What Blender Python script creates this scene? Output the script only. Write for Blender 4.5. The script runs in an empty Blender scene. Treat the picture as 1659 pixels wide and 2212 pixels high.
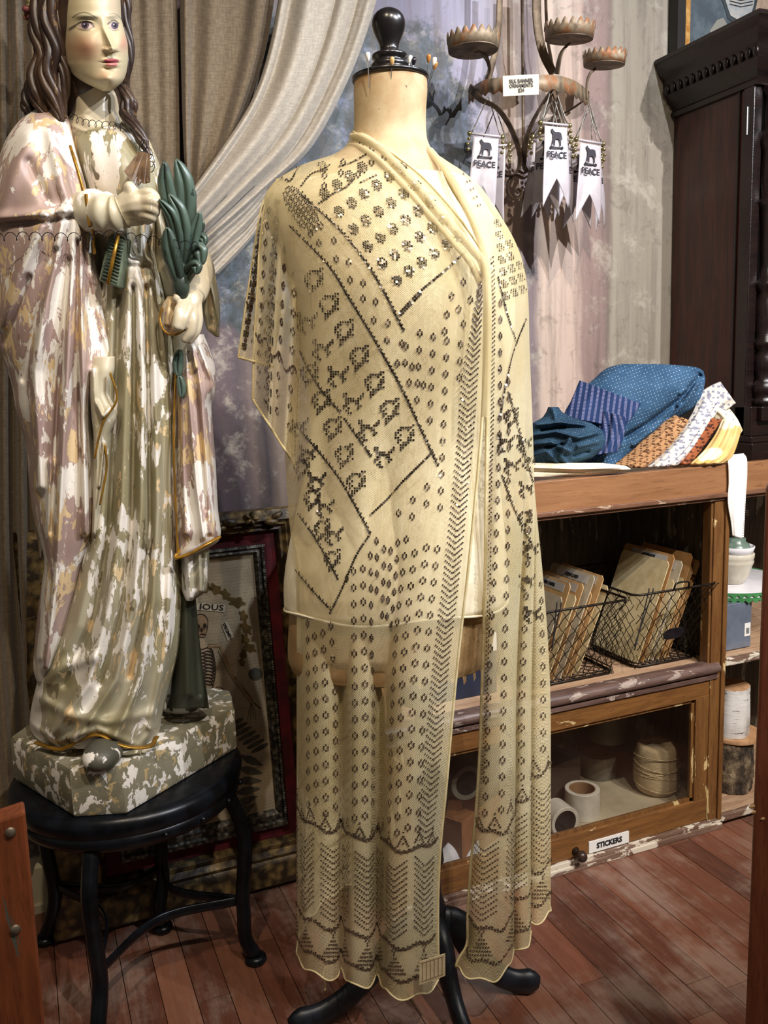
import bpy, bmesh, math, random
import numpy as np
from mathutils import Matrix, Vector
random.seed(7); RNG = np.random.default_rng(7)
SC = bpy.context.scene
C = SC.collection

# ------------------------------------------------------------------ camera
IW, IH, FPX = 1659., 2212., 1892.
YAW, PITCH, ROLL = math.radians(22.4), math.radians(9.2), math.radians(2.0)
CAM = np.array([0., 0., 1.1])
FH = np.array([math.sin(YAW), math.cos(YAW), 0.]); RH = np.array([math.cos(YAW), -math.sin(YAW), 0.]); UP = np.array([0., 0., 1.])
FW = FH*math.cos(PITCH)-UP*math.sin(PITCH); U0 = UP*math.cos(PITCH)+FH*math.sin(PITCH)
RT = RH*math.cos(ROLL)-U0*math.sin(ROLL); UT = U0*math.cos(ROLL)+RH*math.sin(ROLL)
cd = bpy.data.cameras.new('camera'); cam = bpy.data.objects.new('camera', cd); C.objects.link(cam)
cd.sensor_fit = 'AUTO'; cd.sensor_width = 36.; cd.lens = 36.*FPX/IH; cd.clip_start = .02
cam.matrix_world = Matrix(((RT[0], UT[0], -FW[0], CAM[0]), (RT[1], UT[1], -FW[1], CAM[1]), (RT[2], UT[2], -FW[2], CAM[2]), (0, 0, 0, 1)))
SC.camera = cam

# ------------------------------------------------------------------ world, lights, exposure
SC.view_settings.view_transform = 'Standard'; SC.view_settings.look = 'None'
SC.view_settings.exposure = 0.42; SC.view_settings.gamma = 1.0; SC.view_settings.use_curve_mapping = False
w = bpy.data.worlds.new('room'); SC.world = w; w.use_nodes = True
w.node_tree.nodes['Background'].inputs[0].default_value = (1.0, .86, .70, 1)
w.node_tree.nodes['Background'].inputs[1].default_value = .095
def spot(name, loc, to, power, col, size, blend=.6, rad=.03):
    l = bpy.data.lights.new(name, 'SPOT'); l.energy = power; l.color = col; l.spot_size = math.radians(size); l.spot_blend = blend; l.shadow_soft_size = rad
    o = bpy.data.objects.new(name, l); C.objects.link(o); o.location = loc
    o.rotation_euler = (Vector(to)-Vector(loc)).to_track_quat('-Z', 'Y').to_euler(); return o
def area(name, loc, to, power, col, sx, sy):
    l = bpy.data.lights.new(name, 'AREA'); l.shape = 'RECTANGLE'; l.size = sx; l.size_y = sy; l.energy = power; l.color = col
    o = bpy.data.objects.new(name, l); C.objects.link(o); o.location = loc
    o.rotation_euler = (Vector(to)-Vector(loc)).to_track_quat('-Z', 'Y').to_euler(); return o
spot('spot_light', (.55, -.5, 2.85), (.75, 1.45, .85), 105, (1., .88, .74), 62, .7, .022)
spot('spot_light', (1.30, -.40, 2.55), (1.0, 1.7, 1.25), 100, (.90, .93, 1.), 64, .7, .016)
spot('spot_light', (1.78, -.48, 2.50), (1.15, 1.8, 1.25), 140, (.96, .96, 1.), 60, .6, .016)
spot('spot_light', (-.25, .15, 2.8), (.15, 1.5, 1.1), 60, (1., .82, .6), 50, .8, .03)
spot('spot_light', (1.9, .55, 2.6), (.25, 1.5, 1.0), 85, (.80, .88, 1.), 48, .7, .03)
spot('spot_light', (1.7, -.5, 2.3), (1.3, 1.5, .35), 105, (1., .88, .74), 30, .5, .02)  # unseen spot added to brighten the card baskets and right-hand shelves

# ------------------------------------------------------------------ pixel -> point at a true depth
def ray(x, y):
    x = np.asarray(x, float); y = np.asarray(y, float)
    return FW+RT*((x-IW/2)/FPX)[..., None]-UT*((y-IH/2)/FPX)[..., None]
def atD(x, y, d):                                   # d = horizontal distance from the camera, along its heading
    r = ray(x, y); return CAM+r*(np.asarray(d, float)/(r@FH))[..., None]
def atY(x, y, Y):
    r = ray(x, y); return CAM+r*(np.asarray(Y, float)/r[..., 1])[..., None]
def atX(x, y, X):
    r = ray(x, y); return CAM+r*(np.asarray(X, float)/r[..., 0])[..., None]
def atZ(x, y, z):
    r = ray(x, y); return CAM+r*((np.asarray(z, float)-CAM[2])/r[..., 2])[..., None]
def pix(P):
    v = np.asarray(P, float)-CAM; z = v@FW
    return np.stack([IW/2+FPX*(v@RT)/z, IH/2-FPX*(v@UT)/z], -1)

# ------------------------------------------------------------------ object helpers
def tag(o, label=None, cat=None, group=None, kind=None):
    if label: o['label'] = label
    if cat: o['category'] = cat
    if group: o['group'] = group
    if kind: o['kind'] = kind
    return o
def thing(name, loc, label, cat, group=None):
    o = bpy.data.objects.new(name, None); C.objects.link(o); o.location = [float(v) for v in loc]; o.empty_display_size = .02
    return tag(o, label, cat, group)
def wloc(o):
    v = Vector((0, 0, 0))
    while o: v += o.location; o = o.parent
    return v
def rawmesh(name, V, Fs, mat=None, smooth=True, uv=None, col=None):
    """V (n,3); Fs list of index lists or (m,4)/(m,3) array"""
    me = bpy.data.meshes.new(name); V = np.asarray(V, np.float32)
    if isinstance(Fs, np.ndarray):
        k = Fs.shape[1]; me.vertices.add(len(V)); me.vertices.foreach_set('co', V.ravel())
        me.loops.add(Fs.size); me.loops.foreach_set('vertex_index', Fs.astype(np.int32).ravel())
        me.polygons.add(len(Fs)); me.polygons.foreach_set('loop_start', np.arange(len(Fs), dtype=np.int32)*k)
        me.update(calc_edges=True)
    else:
        me.from_pydata([tuple(map(float, v)) for v in V], [], Fs); me.update()
    if smooth: me.polygons.foreach_set('use_smooth', np.ones(len(me.polygons), bool))
    li = None
    if uv is not None or col is not None:
        li = np.empty(len(me.loops), np.int32); me.loops.foreach_get('vertex_index', li)
    if uv is not None:
        l = me.uv_layers.new(name='UVMap'); l.data.foreach_set('uv', np.asarray(uv, np.float32)[li].ravel())
    if col is not None:
        a = me.color_attributes.new('Col', 'FLOAT_COLOR', 'POINT'); c4 = np.ones((len(V), 4), np.float32); c4[:, :3] = col
        a.data.foreach_set('color', c4.ravel())
    if mat: me.materials.append(mat)
    me.validate(); return me
def obj(name, V, Fs, mat, parent=None, **k):
    V = np.asarray(V, float)
    off = np.array(wloc(parent)) if parent else np.zeros(3)
    if not parent and k.pop('centre', True):
        c = (V.min(0)+V.max(0))/2; off = np.array([c[0], c[1], V[:, 2].min()])
    k.pop('centre', None)
    me = rawmesh(name, V-off, Fs, mat, **k); o = bpy.data.objects.new(name, me); C.objects.link(o)
    if parent: o.parent = parent
    else: o.location = [float(v) for v in off]
    return o
def mod_solid(o, t, off=0.):
    m = o.modifiers.new('s', 'SOLIDIFY'); m.thickness = t; m.offset = off; return o
def mod_bevel(o, w, n=2):
    m = o.modifiers.new('b', 'BEVEL'); m.width = w; m.segments = n; m.limit_method = 'ANGLE'; m.angle_limit = math.radians(40); return o
class MB:
    def __init__(s): s.v = []; s.f = []; s.n = 0
    def add(s, V, F):
        V = np.asarray(V, float); s.v.append(V); s.f += [[i+s.n for i in f] for f in (F.tolist() if isinstance(F, np.ndarray) else F)]; s.n += len(V); return s
    def box(s, x0, y0, z0, x1, y1, z1, R=None, piv=None):
        V = np.array([(x, y, z) for x in (x0, x1) for y in (y0, y1) for z in (z0, z1)], float)
        if R is not None:
            p = V.mean(0) if piv is None else np.array(piv); V = (V-p)@np.array(R).T+p
        return s.add(V, [[0, 1, 3, 2], [4, 6, 7, 5], [0, 4, 5, 1], [2, 3, 7, 6], [0, 2, 6, 4], [1, 5, 7, 3]])
    def tube(s, pts, r, n=8, cap=True, closed=False, flat=1., up=None):
        P = np.asarray(pts, float); m = len(P); r = np.broadcast_to(np.asarray(r, float), (m,))
        T = np.gradient(P, axis=0) if not closed else np.roll(P, -1, 0)-np.roll(P, 1, 0)
        T /= np.linalg.norm(T, axis=1)[:, None]+1e-12
        u = np.array(up if up is not None else ([0, 0, 1] if abs(T[0][2]) < .9 else [0, 1, 0]), float); V = []
        for i in range(m):
            a = u-T[i]*(u@T[i]); nn = np.linalg.norm(a)
            if nn < 1e-6: a = np.cross(T[i], [1, 0, 0]); nn = np.linalg.norm(a)
            a /= nn; b = np.cross(T[i], a)
            if up is None: u = a
            for k in range(n):
                t = 2*math.pi*k/n; V.append(P[i]+r[i]*(math.cos(t)*a+flat*math.sin(t)*b))
        F = []
        for i in range(m if closed else m-1):
            j = (i+1) % m
            for k in range(n): k2 = (k+1) % n; F.append([i*n+k, i*n+k2, j*n+k2, j*n+k])
        if cap and not closed: F += [list(range(n))[::-1], [(m-1)*n+k for k in range(n)]]
        return s.add(V, F)
    def lathe(s, prof, c, n=28, axis=None, R=None):
        V = []; F = []; c = np.array(c, float); m = len(prof)
        for r, z in prof:
            for k in range(n):
                t = 2*math.pi*k/n; p = np.array([r*math.cos(t), r*math.sin(t), z])
                V.append(c+(np.array(R)@p if R is not None else p))
        for i in range(m-1):
            for k in range(n): k2 = (k+1) % n; F.append([i*n+k, i*n+k2, (i+1)*n+k2, (i+1)*n+k])
        if prof[0][0] > 1e-5: F.append(list(range(n))[::-1])
        if prof[-1][0] > 1e-5: F.append([(m-1)*n+k for k in range(n)])
        return s.add(V, F)
    def ball(s, c, r, n=10, sc=(1, 1, 1), R=None):
        pr = [(max(math.sin(math.pi*i/n), 1e-4), -math.cos(math.pi*i/n)) for i in range(n+1)]
        V = []; m = 2*n
        for a, z in pr:
            for k in range(m):
                t = 2*math.pi*k/m; p = np.array([a*math.cos(t)*sc[0], a*math.sin(t)*sc[1], z*sc[2]])*r
                V.append((np.array(R)@p if R is not None else p)+np.array(c))
        return s.add(V, [[i*m+k, i*m+(k+1) % m, (i+1)*m+(k+1) % m, (i+1)*m+k] for i in range(n) for k in range(m)])
    def prism(s, poly, off):
        P = np.asarray(poly, float); n = len(P); off = np.asarray(off, float)
        return s.add(np.vstack([P, P+off]), [list(range(n))[::-1], list(range(n, 2*n))]+[[i, (i+1) % n, n+(i+1) % n, n+i] for i in range(n)])
    def build(s, name, mat, parent=None, smooth=False, bevel=0, **k):
        o = obj(name, np.vstack(s.v), s.f, mat, parent, smooth=smooth, **k)
        if bevel: mod_bevel(o, bevel)
        if smooth == 'auto':
            pass
        return o
def smoothang(o, deg=35):
    me = o.data; me.polygons.foreach_set('use_smooth', np.ones(len(me.polygons), bool))
    if hasattr(me, 'set_sharp_from_angle'): me.set_sharp_from_angle(angle=math.radians(deg))
    return o
def gridF(nr, nc, wrap=False):
    i = np.arange(nr-1)[:, None]; j = np.arange(nc if wrap else nc-1)[None]; j2 = (j+1) % nc
    return np.stack([i*nc+j, i*nc+j2, (i+1)*nc+j2, (i+1)*nc+j], -1).reshape(-1, 4)
def gobj(name, P, mat, parent=None, wrap=False, uv=None, col=None, thick=0, off=0.):
    nr, nc = P.shape[:2]
    o = obj(name, P.reshape(-1, 3), gridF(nr, nc, wrap), mat, parent, uv=None if uv is None else uv.reshape(-1, 2), col=None if col is None else col.reshape(-1, 3))
    if thick: mod_solid(o, thick, off)
    return o
def poly(pts, n):
    """resample a polyline smoothly (Catmull-Rom) to n points"""
    P = np.asarray(pts, float)
    if len(P) == 2: return P[0]+(P[1]-P[0])*np.linspace(0, 1, n)[:, None]
    Q = np.vstack([2*P[0]-P[1], P, 2*P[-1]-P[-2]]); L = np.concatenate([[0], np.cumsum(np.linalg.norm(np.diff(P, axis=0), axis=1))])
    t = np.linspace(0, L[-1], n); i = np.clip(np.searchsorted(L, t, 'right')-1, 0, len(P)-2); u = ((t-L[i])/(L[i+1]-L[i]+1e-12))[:, None]
    a, b, c, d = Q[i], Q[i+1], Q[i+2], Q[i+3]
    return .5*((2*b)+(-a+c)*u+(2*a-5*b+4*c-d)*u*u+(-a+3*b-3*c+d)*u**3)
def sm(x): x = np.clip(x, 0, 1); return x*x*(3-2*x)
def dist_poly(X, Y, pts):
    best = np.full(np.shape(X), 1e9)
    for (x0, y0), (x1, y1) in zip(pts[:-1], pts[1:]):
        dx, dy = x1-x0, y1-y0; t = np.clip(((X-x0)*dx+(Y-y0)*dy)/(dx*dx+dy*dy+1e-9), 0, 1)
        best = np.minimum(best, np.hypot(X-x0-t*dx, Y-y0-t*dy))
    return best
def relief(name, rows, ridges, mat, parent, nx=120, ny=220, back=.6, extra=None, colf=None, uvs=1/400., pw=1.):
    """closed sculpted loft: rows (y, xl, xr, depth, bulge); ridges (polyline, width px, height m)"""
    R_ = np.array(rows, float); y = np.linspace(R_[0, 0], R_[-1, 0], ny)
    def ip(k): 
        v = np.interp(y, R_[:, 0], R_[:, k]); q = max(2, ny//34); kk = np.hanning(2*q+3)[1:-1]; kk /= kk.sum(); e = np.concatenate([2*v[0]-v[1:q+1][::-1], v, 2*v[-1]-v[-q-1:-1][::-1]]); s_ = np.convolve(e, kk, 'valid'); s_[0] = v[0]; s_[-1] = v[-1]; return s_
    xl, xr, dc, b = [ip(k)[:, None] for k in (1, 2, 3, 4)]
    th = np.concatenate([np.linspace(-math.pi/2, math.pi/2, nx), np.linspace(math.pi/2, 1.5*math.pi, 26)[1:-1]])[None]
    front = np.cos(th) >= -1e-9
    X = (xl+xr)/2+(xr-xl)/2*np.sin(th); Y = y[:, None]+0*X; cs = np.cos(th)
    D = dc-np.where(front, b*np.abs(cs)**pw, -back*b*np.abs(cs))
    m = np.clip(np.abs(cs), 0, 1)**.5*front
    for pts, wd, am in ridges:
        D = D-am*np.exp(-(dist_poly(X, Y, pts)/wd)**2)*m
    if extra: D = D-extra(X, Y)*m
    P = atD(X, Y, D); nr, nc = X.shape
    V = np.vstack([P.reshape(-1, 3), P[0].mean(0), P[-1].mean(0)]); n = nr*nc
    F = gridF(nr, nc, True)
    k = np.arange(nc); k2 = (k+1) % nc
    F = np.vstack([F, np.stack([k2, k, k*0+n, k*0+n], -1), np.stack([(nr-1)*nc+k, (nr-1)*nc+k2, k*0+n+1, k*0+n+1], -1)])
    Fl = F.tolist() if False else F
    # caps as triangles
    quads = F[:-2*nc]; tris = F[-2*nc:, :3]
    uv = np.vstack([np.stack([X*uvs, Y*uvs], -1).reshape(-1, 2), [[0, 0], [0, 0]]])
    col = None
    if colf is not None: col = np.vstack([colf(X, Y, front+0*X).reshape(-1, 3), [[.5]*3]*2])
    me_V = V; allF = quads.tolist()+tris.tolist()
    return obj(name, me_V, allF, mat, parent, uv=uv, col=col)
def patch(name, A, B, dA, dB, mat, parent, n=60, m=16, bulge=0., folds=(), thick=.0015, Y=False, uvk=400., wob=0, colf=None):
    """ruled surface between two pixel polylines with depths; folds (s, width, height)"""
    def prep(pl, dd):
        dd = np.broadcast_to(np.asarray(dd, float), (len(pl),)); return poly(np.column_stack([np.array(pl, float), dd*1000]), n)
    a = prep(A, dA); b = prep(B, dB); s = np.linspace(0, 1, m)[None, :, None]; G = a[:, None]*(1-s)+b[:, None]*s
    S = np.linspace(0, 1, m)[None]; T = np.linspace(0, 1, n)[:, None]
    D = G[..., 2]/1000-bulge*np.sin(math.pi*S)
    for f in folds:
        s0, wd, am = f[:3]; s1 = f[3] if len(f) > 3 else s0
        D = D-am*np.exp(-((S-(s0+(s1-s0)*T))/wd)**2)
    if wob: D = D-wob*np.sin(S*9+T*14)*np.sin(T*7)
    P = (atY if Y else atD)(G[..., 0], G[..., 1], D)
    L = np.linalg.norm(P[:, m//2][1:]-P[:, m//2][:-1], axis=1); L = np.concatenate([[0], np.cumsum(L)])[:, None]+0*S
    wdt = np.linalg.norm(P[:, -1]-P[:, 0], axis=1)[:, None]*S
    return gobj(name, P, mat, parent, uv=np.stack([wdt+0*T, L], -1), thick=thick, col=None if colf is None else colf(G[..., 0], G[..., 1]))
def copytree(o, parent=None):
    c = o.copy(); C.objects.link(c)
    if parent: c.parent = parent
    for ch in [q for q in o.children]: copytree(ch, c)
    return c
def text(name, s, size, mat, parent, origin, xdir, ydir, bold=.0, sx=1., depth=.0004, align='CENTER'):
    cu = bpy.data.curves.new('t', 'FONT'); cu.body = s; cu.size = size; cu.extrude = depth; cu.offset = bold*size; cu.align_x = align; cu.align_y = 'CENTER'; cu.resolution_u = 2
    t = bpy.data.objects.new('t', cu); C.objects.link(t); bpy.context.view_layer.update()
    me = bpy.data.meshes.new_from_object(t.evaluated_get(bpy.context.evaluated_depsgraph_get())); C.objects.unlink(t); bpy.data.objects.remove(t)
    n = len(me.vertices); co = np.empty(n*3); me.vertices.foreach_get('co', co); co = co.reshape(-1, 3)
    xd = np.array(xdir, float); xd /= np.linalg.norm(xd); yd = np.array(ydir, float); yd -= xd*(yd@xd); yd /= np.linalg.norm(yd); zd = np.cross(xd, yd)
    off = np.array(wloc(parent)) if parent else 0
    co = np.array(origin)+co[:, :1]*sx*xd+co[:, 1:2]*yd+co[:, 2:]*zd-off
    me.vertices.foreach_set('co', co.astype(np.float32).ravel()); me.materials.clear(); me.materials.append(mat); me.update(); me.name = name
    o = bpy.data.objects.new(name, me); C.objects.link(o)
    if parent: o.parent = parent
    return o

# ------------------------------------------------------------------ materials
def lin(c):
    if isinstance(c, str): c = [int(c[i:i+2], 16)/255 for i in (0, 2, 4)]
    return tuple(x/12.92 if x <= .04045 else ((x+.055)/1.055)**2.4 for x in c)+(1.,)
class NT:
    def __init__(s, name):
        s.m = bpy.data.materials.new(name); s.m.use_nodes = True; s.t = s.m.node_tree; s.t.nodes.clear()
        s.o = s.n('OutputMaterial'); s.b = s.n('BsdfPrincipled'); s.l(s.b.outputs[0], s.o.inputs[0])
    def n(s, typ, **k):
        nd = s.t.nodes.new('ShaderNode'+typ)
        for a, v in k.items(): setattr(nd, a, v)
        return nd
    def l(s, a, b): s.t.links.new(a, b)
    def setin(s, nd, i, v):
        if hasattr(v, 'is_output') or isinstance(v, bpy.types.NodeSocket): s.l(v, nd.inputs[i])
        else: nd.inputs[i].default_value = v
    def coord(s, kind='Object', sc=(1, 1, 1), rot=(0, 0, 0), loc=(0, 0, 0)):
        tc = s.n('TexCoord'); mp = s.n('Mapping'); s.l(tc.outputs[kind], mp.inputs[0]); mp.inputs['Scale'].default_value = sc; mp.inputs['Rotation'].default_value = rot; mp.inputs['Location'].default_value = loc
        return mp.outputs[0]
    def geo(s): return s.n('NewGeometry').outputs['Position']
    def noise(s, v, scale=5., detail=4., rough=.55, dist=0.):
        nd = s.n('TexNoise'); s.l(v, nd.inputs['Vector']); nd.inputs['Scale'].default_value = scale; nd.inputs['Detail'].default_value = detail; nd.inputs['Roughness'].default_value = rough; nd.inputs['Distortion'].default_value = dist
        return nd.outputs['Fac']
    def voro(s, v, scale, feature='F1', out='Distance', rnd=1.):
        nd = s.n('TexVoronoi'); nd.feature = feature; s.l(v, nd.inputs['Vector']); nd.inputs['Scale'].default_value = scale; nd.inputs['Randomness'].default_value = rnd; return nd.outputs[out]
    def wave(s, v, scale, dist=0., det=2., dirn='X', prof='SIN', ds=1.):
        nd = s.n('TexWave'); nd.bands_direction = dirn; nd.wave_profile = prof; s.l(v, nd.inputs['Vector']); nd.inputs['Scale'].default_value = scale; nd.inputs['Distortion'].default_value = dist; nd.inputs['Detail'].default_value = det; nd.inputs['Detail Scale'].default_value = ds; return nd.outputs['Fac']
    def math(s, op, a, b=0., c=0.):
        nd = s.n('Math'); nd.operation = op; s.setin(nd, 0, a); s.setin(nd, 1, b)
        if len(nd.inputs) > 2: s.setin(nd, 2, c)
        return nd.outputs[0]
    def step(s, v, a, b): # smooth 0..1 from a to b
        nd = s.n('MapRange'); nd.interpolation_type = 'SMOOTHSTEP'; s.l(v, nd.inputs[0]); nd.inputs[1].default_value = a; nd.inputs[2].default_value = b; return nd.outputs[0]
    def mix(s, f, a, b, mode='MIX'):
        nd = s.n('Mix'); nd.data_type = 'RGBA'; nd.blend_type = mode; s.setin(nd, 0, f); s.setin(nd, 6, a); s.setin(nd, 7, b); return nd.outputs[2]
    def ramp(s, v, stops, interp='LINEAR'):
        nd = s.n('ValToRGB'); s.l(v, nd.inputs[0]); e = nd.color_ramp.elements; nd.color_ramp.interpolation = interp
        while len(e) > 1: e.remove(e[-1])
        e[0].position = stops[0][0]; e[0].color = lin(stops[0][1])
        for p, c in stops[1:]: q = e.new(p); q.color = lin(c)
        return nd.outputs[0]
    def sep(s, v): nd = s.n('SeparateXYZ'); s.l(v, nd.inputs[0]); return nd.outputs
    def bump(s, h, st=.3, d=.002):
        nd = s.n('Bump'); s.l(h, nd.inputs['Height']); nd.inputs['Strength'].default_value = st; nd.inputs['Distance'].default_value = d; s.l(nd.outputs[0], s.b.inputs['Normal']); return nd
    def base(s, c): s.setin(s.b, 'Base Color', c if not isinstance(c, (str,)) else lin(c))
    def pr(s, **k):
        for a, v in k.items(): s.setin(s.b, a.replace('_', ' '), v)
        return s
def simple(name, c, c2=None, sc=8., rough=.6, metal=0., bump=0., bsc=60., stretch=(1, 1, 1), spec=.4, d=.0015):
    t = NT(name); v = t.coord('Object', stretch)
    t.base(t.mix(t.step(t.noise(v, sc, 5), .35, .65), lin(c), lin(c2)) if c2 else lin(c))
    t.pr(Roughness=rough, Metallic=metal); t.b.inputs['Specular IOR Level'].default_value = spec
    if bump: t.bump(t.noise(v, bsc, 4), bump, d)
    return t.m
def chipped(name, paint, paint2, chips, scale=14., st=(1, 1, .45), rough=.45, vcol=False, dirt=None):
    """old painted plaster; chips = [(colour, low, high, scale factor, offset)]"""
    t = NT(name); v = t.coord('Object', st)
    if vcol: col = t.n('Attribute', attribute_name='Col').outputs['Color']
    else: col = t.mix(t.step(t.noise(v, scale*.5, 3), .4, .6), lin(paint), lin(paint2))
    h = t.noise(v, scale*3, 4)
    for k, (cc, th, sf) in enumerate(chips):
        vv = t.coord('Object', st, loc=(3.1*k, 1.7*k, .9*k)); n_ = t.noise(vv, scale*sf, 8, .62, .4)
        msk = t.step(n_, th, th+.012); col = t.mix(msk, col, lin(cc)); h = t.math('SUBTRACT', h, t.math('MULTIPLY', msk, 1.6))
    if dirt:
        col = t.mix(t.math('MULTIPLY', t.step(t.noise(t.coord('Object', (1, 1, 1)), 30, 6, .7), .55, .7), .5), col, lin(dirt))
    t.base(col); t.pr(Roughness=rough); t.bump(h, .35, .0012); return t.m
def woodm(name, c1, c2, chip=None, ax='X', scale=1., rough=.5, chipth=.6, chipscale=22., dirt='1c120a'):
    st = {'X': (1, 9, 9), 'Y': (9, 1, 9), 'Z': (9, 9, 1)}[ax]; t = NT(name); v = t.coord('Object', st)
    g = t.noise(v, 9*scale, 7, .65, .6); col = t.mix(t.step(g, .3, .7), lin(c1), lin(c2)); g2 = t.noise(v, 40*scale, 3, .6)
    col = t.mix(t.math('MULTIPLY', t.step(g2, .55, .75), .5), col, lin(dirt))
    h = g2
    if chip:
        cs = {'X': (.5, 1.3, 1.3), 'Y': (1.3, .5, 1.3), 'Z': (1.3, 1.3, .35)}[ax]
        m_ = t.step(t.noise(t.coord('Object', cs), chipscale, 8, .65, .5), chipth, chipth+.015); col = t.mix(m_, col, lin(chip)); h = t.math('ADD', h, t.math('MULTIPLY', m_, -1.))
    t.base(col); t.pr(Roughness=rough); t.bump(h, .3, .0012); return t.m

# ================================================================== ROOM
YW = 1.872
def wall_mat():
    t = NT('painted_wall'); p = t.geo(); X, _, Z = t.sep(p)[:3]
    v = t.coord('Object', (1, 1, 1)); nz = t.noise(v, 2.2, 5, .6, .1)
    xx = t.math('ADD', X, t.math('MULTIPLY', t.math('SUBTRACT', nz, .5), .05))
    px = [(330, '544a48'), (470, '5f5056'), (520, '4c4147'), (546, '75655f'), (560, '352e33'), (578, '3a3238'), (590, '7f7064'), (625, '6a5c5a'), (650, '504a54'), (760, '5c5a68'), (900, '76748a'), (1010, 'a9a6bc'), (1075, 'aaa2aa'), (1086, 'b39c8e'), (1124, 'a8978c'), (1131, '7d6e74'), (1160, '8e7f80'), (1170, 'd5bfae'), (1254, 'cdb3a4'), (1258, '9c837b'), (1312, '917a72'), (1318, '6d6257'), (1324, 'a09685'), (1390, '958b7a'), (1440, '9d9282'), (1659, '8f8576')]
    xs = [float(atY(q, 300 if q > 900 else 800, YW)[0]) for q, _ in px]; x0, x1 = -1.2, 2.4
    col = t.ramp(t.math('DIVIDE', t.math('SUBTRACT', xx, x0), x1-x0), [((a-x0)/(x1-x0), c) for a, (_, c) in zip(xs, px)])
    # mural foliage on the left half of the wall
    n2 = t.noise(v, 5., 8, .72, .15); zf = t.step(t.math('ABSOLUTE', t.math('SUBTRACT', Z, 1.52)), .42, .12)
    xf = t.math('MULTIPLY', t.step(X, 1.10, .93), t.step(X, .30, .5)); k = t.math('MULTIPLY', zf, xf)
    fol = t.ramp(t.noise(t.coord('Object', (1, 1, 1), loc=(3, 0, 1)), 16, 8, .72, .15), [(.3, '1d2429'), (.46, '303d3e'), (.56, '4c5862'), (.68, '8389a6'), (.8, '3c444c')])
    col = t.mix(t.math('MULTIPLY', t.step(t.math('ADD', n2, t.math('MULTIPLY', k, .5)), .62, .72), .92), col, fol)
    # plaster: vertical streaks, scratches, stains
    col = t.mix(t.math('MULTIPLY', t.step(t.noise(t.coord('Object', (14, 14, .8)), 3, 5, .6), .42, .72), .5), col, lin('5d5048'))
    col = t.mix(t.math('MULTIPLY', t.step(t.noise(t.coord('Object', (1, 1, 1), rot=(0, .6, 0)), 11, 8, .72, .2), .52, .68), .45), col, lin('cfc6b4'))
    col = t.mix(t.math('MULTIPLY', t.step(t.noise(t.coord('Object', (1, 1, 1), loc=(9, 0, 4)), 26, 8, .75, .8), .53, .66), .35), col, lin('564d43'))
    t.base(col); t.pr(Roughness=.62); t.bump(t.noise(v, 60, 5), .3, .002); return t.m
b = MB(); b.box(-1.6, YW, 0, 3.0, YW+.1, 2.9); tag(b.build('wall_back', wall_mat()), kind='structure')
# floor: strip planks laid away from the camera
def floor_mat(k):
    t = NT('floor_wood'); oi = t.n('ObjectInfo'); r = oi.outputs['Random']; v = t.coord('Object', (9, 1, 9))
    c = t.mix(t.step(t.noise(v, 9, 6, .65, .5), .3, .7), lin('4a2c20'), lin('704634')); c2 = t.ramp(r, [(0, '573428'), (.3, '7a4a38'), (.6, '4b2c22'), (.85, '93634e'), (1, '67432f')])
    c = t.mix(.55, c, c2); p = t.geo()
    n_ = t.noise(p, 5., 6, .65); mp = t.n('Mapping'); t.l(p, mp.inputs[0]); mp.inputs['Scale'].default_value = (30, 3, 1); w_ = t.noise(mp.outputs[0], 2.2, 5, .7)
    c = t.mix(t.math('MULTIPLY', t.step(t.math('ADD', n_, t.math('MULTIPLY', w_, .35)), .62, .85), .5), c, lin('9a8679'))
    t.base(c); t.pr(Roughness=t.math('MULTIPLY_ADD', w_, .3, .25)); t.bump(t.noise(v, 25, 4), .15, .001); return t.m
FM = floor_mat(0)
b = MB(); b.box(-1.6, -.9, -.06, 3.0, YW+.1, -.008); fl = tag(b.build('floor', simple('floor_gap', '1a0f0b')), kind='structure')
pw = .0575; nplk = 0
for i in range(int(3.3/pw)):
    x = -.95+i*pw; y = .45 - random.random()*.5
    while y < YW:
        L = random.choice([.6, .8, 1.0, 1.3]); y1 = min(y+L, YW)
        if x+pw < 2.6 and nplk < 290:
            m_ = MB(); m_.box(x+.0007, y+.0007, -.008, x+pw-.0007, y1-.0007, random.uniform(-.0006, 0)); o = m_.build('plank', FM, fl); nplk += 1
        y = y1
# baseboard
b = MB(); zt = .115
b.prism([(-1.5, YW-.018, 0), (-1.5, YW-.018, zt-.02), (-1.5, YW-.010, zt-.008), (-1.5, YW-.008, zt), (-1.5, YW, zt), (-1.5, YW, 0)], (3.2, 0, 0))
b.box(-1.5, YW-.03, 0, 1.7, YW-.018, .018)
tag(b.build('baseboard_back', chipped('baseboard_paint', 'b5ac93', 'a39a80', [('857a62', .63, 1.)], rough=.5)), kind='structure')

# ================================================================== CURTAINS
def linen(name, c1, c2):
    t = NT(name); v = t.coord('UV', (1, 1, 1)); w1 = t.wave(v, 120, 2, 2, 'X'); w2 = t.wave(v, 120, 2, 2, 'Y')
    n_ = t.noise(t.coord('UV', (60, 300, 1)), 1, 4, .6); n3 = t.noise(t.coord('UV', (300, 60, 1)), 1, 4, .6)
    f = t.math('MULTIPLY', t.math('ADD', n_, n3), .5); t.base(t.mix(t.step(f, .3, .75), lin(c1), lin(c2)))
    t.pr(Roughness=.85); t.b.inputs['Specular IOR Level'].default_value = .15; t.b.inputs['Sheen Weight'].default_value = .2; t.bump(t.math('ADD', w1, w2), .10, .0005); return t.m
LIN = linen('linen', '5e5040', '7d6f5a'); LIN2 = linen('linen_pale', '958c7e', 'b5ac9e')
cu = thing('curtain', atY(250, 400, 1.83)*[1, 1, 0]+[0, 0, .0], 'grey-brown linen curtain hanging in straight folds behind the plaster statue', 'curtain')
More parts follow.
